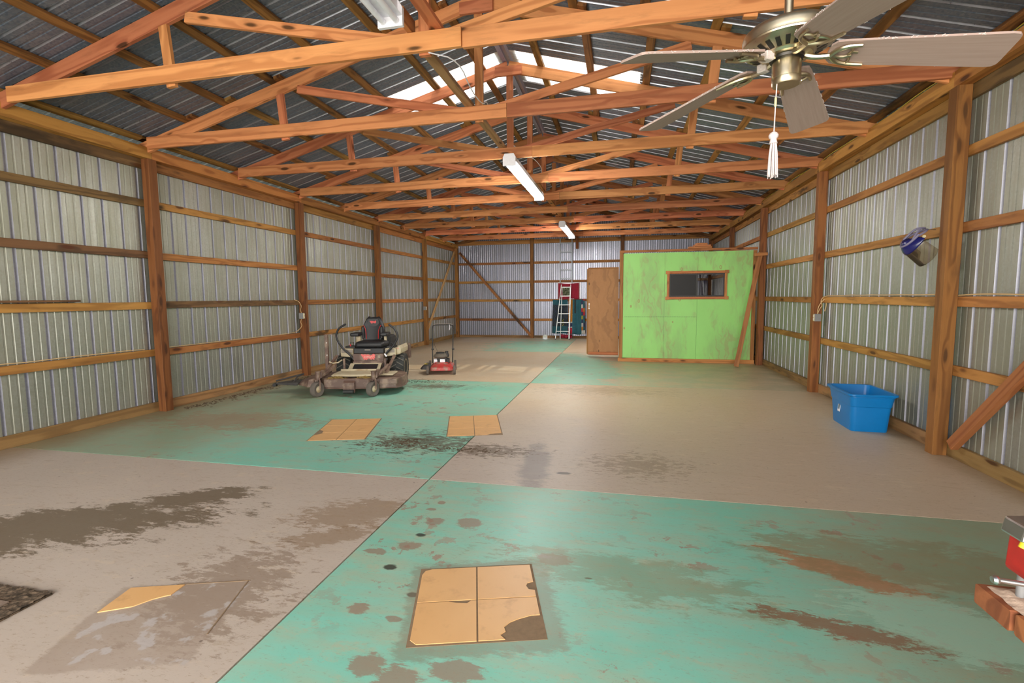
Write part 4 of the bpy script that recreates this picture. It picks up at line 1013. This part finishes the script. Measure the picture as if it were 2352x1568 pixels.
# ------------------------------------------------------------ blue tote
TB = empty('storage_tote', (2.61, 6.10, 0), -.03, 'empty blue plastic storage tote on the floor by the right wall', 'tote')
def rrect(hx, hy, r_, n=5):
    pts = []
    for cx, cy, a0 in ((hx-r_, hy-r_, 0), (-hx+r_, hy-r_, PI/2), (-hx+r_, -hy+r_, PI), (hx-r_, -hy+r_, 3*PI/2)):
        for k in range(n+1):
            a = a0+PI/2*k/n; pts.append((cx+r_*math.cos(a), cy+r_*math.sin(a)))
    return pts
rings = [(.168, .255, .04, .004), (.172, .26, .04, .0), (.176, .268, .045, .02), (.186, .288, .05, .2), (.190, .296, .05, .27), (.196, .302, .05, .275), (.208, .322, .055, .375), (.214, .330, .055, .378), (.214, .330, .055, .385), (.228, .345, .06, .388), (.233, .35, .06, .395), (.233, .35, .06, .412), (.226, .343, .055, .416),
         (.207, .32, .05, .412), (.20, .31, .05, .37), (.190, .296, .05, .275), (.184, .288, .045, .27), (.17, .262, .04, .02), (.165, .255, .035, .008)]
m = MB(); P = [[(x, y, z) for x, y in rrect(a, b, r_)] for a, b, r_, z in rings]; n = len(P[0])
m.v = [v for p in P for v in p]
m.f = [(j*n+i, j*n+(i+1) % n, (j+1)*n+(i+1) % n, (j+1)*n+i) for j in range(len(P)-1) for i in range(n)]+[tuple(range(n-1, -1, -1)), tuple((len(P)-1)*n+i for i in range(n))]
m.mi = [0]*len(m.f)
m.build('tub', BLUE, TB, True)
tag(MB().prism([(-.03, -.055), (.03, -.055), (.03, .055), (-.03, .055)], -.0035, 0, 'x', Matrix.Translation((-.186, .04, .205)) @ Matrix.Rotation(math.radians(5), 4, 'Y')).build('sticker', WHITE, TB), label='white product sticker')
MB().prism([(-.02, -.03), (.02, -.03), (.02, .035), (-.02, .035)], -.0045, -.0035, 'x', Matrix.Translation((-.186, .04, .205)) @ Matrix.Rotation(math.radians(5), 4, 'Y')).build('sticker_picture', plain('sticker_blue', (.1, .16, .22), .5), TB)

# ------------------------------------------------------------ face shield hanging on the right wall
FS = empty('face_shield', (2.722, 5.45, 1.99), 0, 'navy face shield with clear visor hanging from the right wall girt', 'face shield')
fd_, dd_ = Vector((-.62, 0, -.78)), Vector((.78, 0, -.62))      # forwards and downwards of the shield as it hangs
def arc(r1, z, a): return fd_*(r1*math.sin(a)*1.3)+Vector((0, r1*math.cos(a), 0))-dd_*z
m = MB(); m.grid(lambda u, v: arc(.125+.012*v, -.02-.19*v*(1-.22*abs(2*u-1)**4), PI*(.04+.92*u)), 28, 8)
m.build('visor', VISOR, FS, True, thick=.0015)
m = MB(); m.grid(lambda u, v: arc(.130-.06*v**2, (-.045+.03*abs(2*u-1)**2)*(1-v)+.065*v*math.sin(PI*u)**.5, PI*u), 28, 8)
m.build('crown', BLUED, FS, True, thick=.003)
MB().tube([arc(.100, .035, PI*k/16) for k in range(17)], .010, 6).build('brow_band', STRAP, FS, True)
MB().tube([arc(.10, .04, .3), Vector((.02, .05, .10)), Vector((.085, .0, .085)), Vector((.0, -.06, .09)), arc(.10, .04, PI-.5)], .010, 6, 2).build('head_strap', STRAP, FS, True)
MB().tube([arc(.105, .03, PI-.05), Vector((.03, -.10, .05)), Vector((.085, -.01, .08)), Vector((.03, .09, .05)), arc(.105, .03, .05)], .010, 6, 1).build('head_strap', STRAP, FS, True)
MB().cyl((0, -.136, 0), (0, -.122, 0), .013, n=12).build('pivot_knob', IVORY, FS, True)
MB().cyl((.06, .0, .078), (.158, .0, .07), .0025, n=6).build('nail', STEEL, FS)

# ------------------------------------------------------------ work bench with vise
BN = empty('workbench', (.708, 1.13, 0), 0, 'corner of a dusty timber workbench at the lower right edge', 'workbench')
for k, (y0, y1) in enumerate(((-.095, -.0), (-.285, -.1), (-.475, -.29), (-.665, -.48), (-.855, -.67))):
    beam('top_plank', (.0+(.003*k), (y0+y1)/2, .86), (1.5, (y0+y1)/2, .86), y1-y0-.003, .04, (0, 1, 0), W_BROWN, BN)
for x in (.18, 1.4):
    for y in (-.1, -.75): beam('leg', (x, y, 0), (x, y, .80), .09, .09, (1, 0, 0), W_TRIM, BN)
for y in (-.1, -.75): beam('apron', (.14, y+.0, .775), (1.45, y+.0, .775), .1, .04, (0, 0, 1), W_TRIM, BN) if False else beam('apron', (.14, y+(.067 if y > -.5 else -.067), .785), (1.45, y+(.067 if y > -.5 else -.067), .785), .1, .038, (0, 0, 1), W_TRIM, BN)
def dustz(u, v):
    x = .012+.5*u; y = -.012-.3*v; e = min(1, u*14)*min(1, v*16)*min(1, (1-v)*6)*min(1, (1-u)*6)
    return (x+random.uniform(-.002, .002), y+random.uniform(-.002, .002), .8805+e*(.002+.010*random.random()**2+.006*math.sin(u*21+v*5)**2*min(1, u*3)))
o = MB().grid(dustz, 60, 36).build('saw_dust', DUSTP, None, True); o.location = (.708, 1.13, 0)
tag(o, 'pale saw dust heaped on the workbench top', 'saw dust', kind='stuff')
V = empty('bench_vise', (.758, 1.075, .882), 0, 'red bench vise with scarred steel jaws on the workbench', 'vise')
MB().cyl((-.003, .01, -.001), (-.003, .01, .07), .0075, n=16).build('post', GREYP, V, True)
MB().prism([(-.022, .052), (.0, .04), (.06, .028), (.12, .028), (.13, .10), (.1, .128), (.0, .128), (-.018, .118)], -.035, .03, 'y').build('body', REDV, V, False, bevel=.006)
MB().prism([(-.036, .125), (-.03, .155), (.02, .16), (.12, .158), (.12, .13), (-.0, .122)], -.03, .025, 'y').build('fixed_jaw', STEEL, V, False, bevel=.004)
MB().prism([(.008, .09), (.0, .145), (.06, .15), (.10, .12), (.06, .07), (.028, .06)], -.055, -.03, 'y').build('moving_jaw', STEEL, V, False, bevel=.004)
MB().cyl((-.028, -.02, .112), (-.022, -.02, .13), .006, n=10).build('oil_cup', YEL, V, True)
MB().tube([(-.084, -.05, .061), (.09, -.055, .050)], .0048, 10).build('handle_bar', STEEL, V, True)
MB().lathe([(.0001, -.006), (.006, -.005), (.0085, 0), (.006, .005), (.0001, .006)], 12, Matrix.Translation((-.085, -.05, .061)) @ Matrix.Rotation(PI/2, 4, 'Y')).build('handle_knob', STEEL, V, True)
MB().cyl((.06, -.065, .054), (.06, .02, .054), .014, n=14).build('screw', GREYP, V, True)
MB().box(.03, .12, -.04, .04, -.0015, .016, .004).build('base', GREYP, V)

# ------------------------------------------------------------ ladders on the back wall
EL = empty('extension_ladder', (-1.875, 17.272, 0), 0, 'tall grey extension ladder standing against the back wall', 'ladder')
MB().box(-.225, -.195, -.03, .03, .0, 3.95).build('rail', ALUG, EL); MB().box(.185, .215, -.03, .03, .0, 3.95).build('rail', ALUG, EL)
for k in range(12): MB().box(-.195, .185, -.018, .018, .24+.305*k, .275+.305*k).build('rung', ALUG, EL)
SLD = empty('folding_ladder', (-1.955, 16.86, 0), 0, 'silver folding ladder in front of the hanging quilts', 'ladder')
def lerp(a, b, t): return a+(b-a)*t
fr0, fr1 = (-.25, -.06), (-.065, .08)       # left rail x foot, top ; y foot, top
def railp(s, t, dy=0):
    x = lerp(-.235, -.045, t) if s < 0 else lerp(.245, .275, t)
    return Vector((x, lerp(-.10, .06, t)+dy, 1.87*t))
for s in (-1, 1): beam('rail', railp(s, 0), railp(s, 1), .055, .024, (0, 1, 0), ALU, SLD)
for k in range(6):
    t = (.28+.30*k)/1.87; a, b = railp(-1, t), railp(1, t)
    beam('rung', a+Vector((.01, 0, 0)), b-Vector((.01, 0, 0)), .034, .028, (0, 1, 0), ALU, SLD)
for s in (-1, 1):
    a = Vector((-.09 if s < 0 else .20, .13, 0)); b = Vector((-.025 if s < 0 else .25, .10, 1.75))
    beam('rear_rail', a, b, .05, .022, (0, 1, 0), ALU, SLD)
for zz, q in ((.28, 0), (1.18, 1)):
    for s in (-1, 1):
        p = railp(s, zz/1.87); r_ = p+Vector((-s*.02, -.02, 0)); 
        beam('corner_brace', r_+Vector((0, 0, -.10 if q else -.14)), p+Vector((-s*.10, -.02, -.01)), .022, .006, (0, 1, 0), ALU, SLD)
for s in (-1, 1): MB().box(-.02, .02, -.035, .035, 0, .03).build('foot', BLACK, SLD, loc=railp(s, 0)+Vector((0, 0, .0)))
# cloths
def cloth(name, x0, x1, z0, z1, y, mats, label, nu=28, nv=26, amp=.02, cell=None, side=0, cat='cloth', sag=.03):
    T0 = Vector(((x0+x1)/2, y, z0))
    ph = [random.uniform(0, 6) for _ in range(4)]
    def fn(u, v):
        x = lerp(x0, x1, u); z = lerp(z0, z1, v)
        z -= sag*math.sin(PI*u)*v*.6; x += side*(1-v)*(u-.5)*.12
        yy = y-amp*(1+.8*(1-v))*(math.sin(u*17+ph[0]+v*1.5)*.6+math.sin(u*31+ph[1]-v*2)*.3+.3*math.sin(v*7+ph[2]+u*4))
        z += .012*math.sin(u*9+ph[3])*(1-v)
        return (x-T0.x, yy-T0.y, z-T0.z)
    m = MB(); m.grid(fn, nu, nv, cell)
    o = m.build(name, mats, None, True, thick=.005); o.location = T0; tag(o, label, cat); return o
TEAL = plain('teal_cloth', (.02, .10, .13), .95, var=.4, sc=8); NAVY = plain('navy_patch', (.03, .04, .10), .95); WHT = plain('white_patch', (.5, .5, .47), .95)
ORG = plain('ochre_patch', (.42, .17, .02), .95); OLV = plain('olive_patch', (.28, .27, .03), .95); DKG = plain('dark_print_cloth', (.025, .035, .035), .95, var=.9, sc=10); CRI = plain('crimson_patch', (.4, .02, .04), .95)
random.seed(5)
pal = {}
def patch(i, j):
    u, v = i, j
    if i >= 22:                      # strip of little blocks down the right edge
        k = (j//3, (i-22)//3); pal.setdefault(k, random.choice([2, 5, 4, 5, 7, 1, 2, 0])); return pal[k]
    if i < 7: return 4 if j > 9 else (7 if j < 5 else 2 if (j//3) % 2 else 1)
    if 9 < i < 13 and j > 16: return 6
    return 0
cloth('patchwork_quilt', -1.77, -1.22, .16, 1.37, 17.085, [TEAL, NAVY, WHT, TEAL, ORG, OLV, DKG, CRI], 'patchwork quilt with coloured blocks hanging right of the folding ladder', 28, 28, .02, patch, .4, 'quilt')
cloth('dark_teal_quilt', -2.33, -1.82, .18, 1.36, 17.16, [TEAL, DKG, WHT, OLV, NAVY], 'dark teal printed quilt hanging left of the folding ladder', 28, 28, .022, lambda i, j: 0 if (j < 6 or j > 23) else (1 if (i*7+j*3) % 11 > 2 else (3 if 16 < i < 21 and j < 12 else 4)), .5, 'quilt')
cloth('red_cloth', -2.15, -1.43, 1.38, 1.93, 17.21, [REDC], 'red cloth hung over the small back window', 26, 16, .014, None, 0, 'cloth')
cloth('camouflage_cloth', -1.985, -1.695, 1.50, 1.82, 17.175, [CAMO], 'camouflage patterned cloth pinned in front of the red cloth', 14, 12, .008, None, 0)
cloth('maroon_cloth', -2.06, -1.66, .02, .15, 17.17, [REDC], 'crumpled maroon cloth on the floor under the folding ladder', 20, 10, .03, None, 0)

# ------------------------------------------------------------ outlet boxes and cables
def outlet(x, y, z, sx, label, side):
    B = empty('outlet_box', (x, y, z), 0, label, 'outlet box', 'outlet boxes on the wall posts')
    MB().box(-.045, .045, -.045, 0, -.055, .055).build('box', GREYP, B, bevel=.004)
    MB().box(.045 if side < 0 else -.052, .052 if side < 0 else -.045, -.04, -.005, -.05, .05).build('cover_plate', IVORY, B)
    for zz in (-.022, .022): MB().box(.052 if side < 0 else -.055, .055 if side < 0 else -.052, -.03, -.014, zz-.012, zz+.012).build('socket', WHITE, B)
outlet(XL-.05, 8.229, 1.14, 1, 'grey outlet box on the left wall post behind the riding mower', -1)
outlet(XL-.05, 14.229, 1.14, 1, 'grey outlet box on the left wall post near the back corner', -1)
outlet(XR+.05, 8.104, 1.125, 1, 'grey outlet box on the right wall post beyond the blue tote', 1)
def cable(name, pts, r_, mat, label, sub=2):
    p0 = Vector(pts[0]); m = MB().tube([Vector(p)-p0 for p in pts], r_, 6, sub)
    o = m.build(name, mat, None, True); o.location = p0; return tag(o, label, 'cable')
xl = XLO+.008
cable('power_cable', [(XL-.05, 8.205, 1.18), (XL-.06, 8.19, 1.26), (XL-.03, 8.18, 1.31), (XL-.05, 8.19, 1.36), (XL-.08, 8.17, 1.42), (XLO+.0, 8.1, 1.445)], .005, ROMEX, 'tan cable looping from the girt down to the outlet box behind the riding mower')
cable('power_cable', [(XL-.05, 8.205, 1.09), (XL-.07, 8.19, 1.02), (XL-.03, 8.18, .97), (XL-.05, 8.17, .92), (XLO+.01, 8.14, .86), (XLO, 8.06, .835), (XLO-.005, 7.7, .828), (XLO-.005, 5.4, .828)], .005, ROMEX, 'tan cable dropping from the outlet box behind the riding mower to the low girt')
cable('power_cable', [(XLO-.008, 5.1, .832)]+[(XLO-.008+.008*math.sin(k*1.9), 5.1-.25*k, .832+.012*abs(math.sin(k*1.3))) for k in range(1, 12)], .005, ROMEX, 'tan cable lying on the low left girt in the nearest bay')
cable('power_cable', [(XR+.05, 8.08, 1.18), (XR+.07, 8.06, 1.26), (XR+.10, 8.05, 1.30), (XR+.07, 8.045, 1.36), (XR+.09, 8.04, 1.42), (XRO-.012, 7.9, 1.448), (XRO-.01, 7.6, 1.447)]+[(XRO-.01-.006*math.sin(k), 7.4-.25*k, 1.447+.01*abs(math.sin(k*1.7))) for k in range(0, 9)], .006, ROMEX, 'tan cable running along the right girt to the outlet box beyond the tote')
cable('power_cable', [(XR+.05, 8.08, 1.18), (XR+.04, 8.05, 1.27), (XR+.08, 8.04, 1.36), (XR+.13, 8.02, 1.41), (XR+.14, 8.02, 1.30), (XR+.12, 8.02, 1.22)], .006, ROMEX, 'spare loop of tan cable above the right outlet box')
cable('power_cable', [(XRO-.012, 5.08-.25*k, 1.447+.012*abs(math.sin(k*1.1))) for k in range(0, 12)], .006, ROMEX, 'tan cable on the right girt of the nearest bay')
for q in range(2):
    pts = [(XR+.03+.02*q+.02*math.sin(k*1.3+q), 1.2+.35*k, HT+.142+.025*abs(math.sin(k*.9+q*1.4))) for k in range(0, 34)]
    cable('roof_cable', pts, .0055, YROMEX, ['yellow cable sagging along the inner edge of the right top plate', 'second yellow cable running close to the roof on the right top plate'][q])
cable('light_cable', [(-1.46, 3.72, 3.33), (-1.28, 3.9, 3.34), (-1.33, 4.4, 3.30), (-1.36, 4.9, 3.36), (-1.40, 5.15, 3.5), (-1.42, 5.3, 3.52)], .005, WHITE, 'thin white cable hanging between the two nearest trusses')
cable('light_cable', [(-1.44, 6.72, 3.50), (-1.36, 7.2, 3.46), (-1.32, 7.5, 3.55), (-1.25, 7.9, 3.5), (-1.3, 8.2, 3.49)], .005, WHITE, 'thin white cable arching over the nearer lit tube light')
o = beam('ledge_board', (XLO+.0, 3.0, 1.452), (XLO+.0, 4.35, 1.452), .085, .022, (1, 0, 0), W_DARK); o.location.z = 1.458
tag(o, 'weathered board lying flat on the left girt in the nearest bay', 'board')
# leaf litter along the left skirt and under the hole in the back wall
m = MB()
for q in range(420):
    y = random.uniform(5.4, 8.6); x = -5.78+abs(random.gauss(0, .13)); a = random.uniform(0, PI); L = random.uniform(.006, .022)
    m.box(-L, L, -L*.4, L*.4, 0, .003, M=Matrix.Translation((x, y, .001)) @ Matrix.Rotation(a, 4, 'Z'))
tag(m.build('leaf_litter', DIRT), 'dark leaf litter scattered along the left skirt board', 'debris', kind='stuff')
m = MB()
for q in range(520):
    c_ = random.choice([(-2.12, 4.62, .16, .10), (-2.15, 4.45, .28, .08), (-1.45, 4.42, .3, .07), (-3.35, 8.0, .35, .12)])
    x = random.gauss(c_[0], c_[2]*.6); y = min(random.gauss(c_[1], c_[3]*.7), 4.66) if c_[1] < 5 else random.gauss(c_[1], c_[3]*.7); a = random.uniform(-.4, .6); L = random.uniform(.004, .013)
    m.box(-L, L, -L*.35, L*.35, 0, .0025, M=Matrix.Translation((x, y, .0005)) @ Matrix.Rotation(a, 4, 'Z'))
tag(m.build('clipping_crumbs', DIRT), 'dark dried crumbs of grass scattered on the floor between the tile patches', 'debris', kind='stuff')
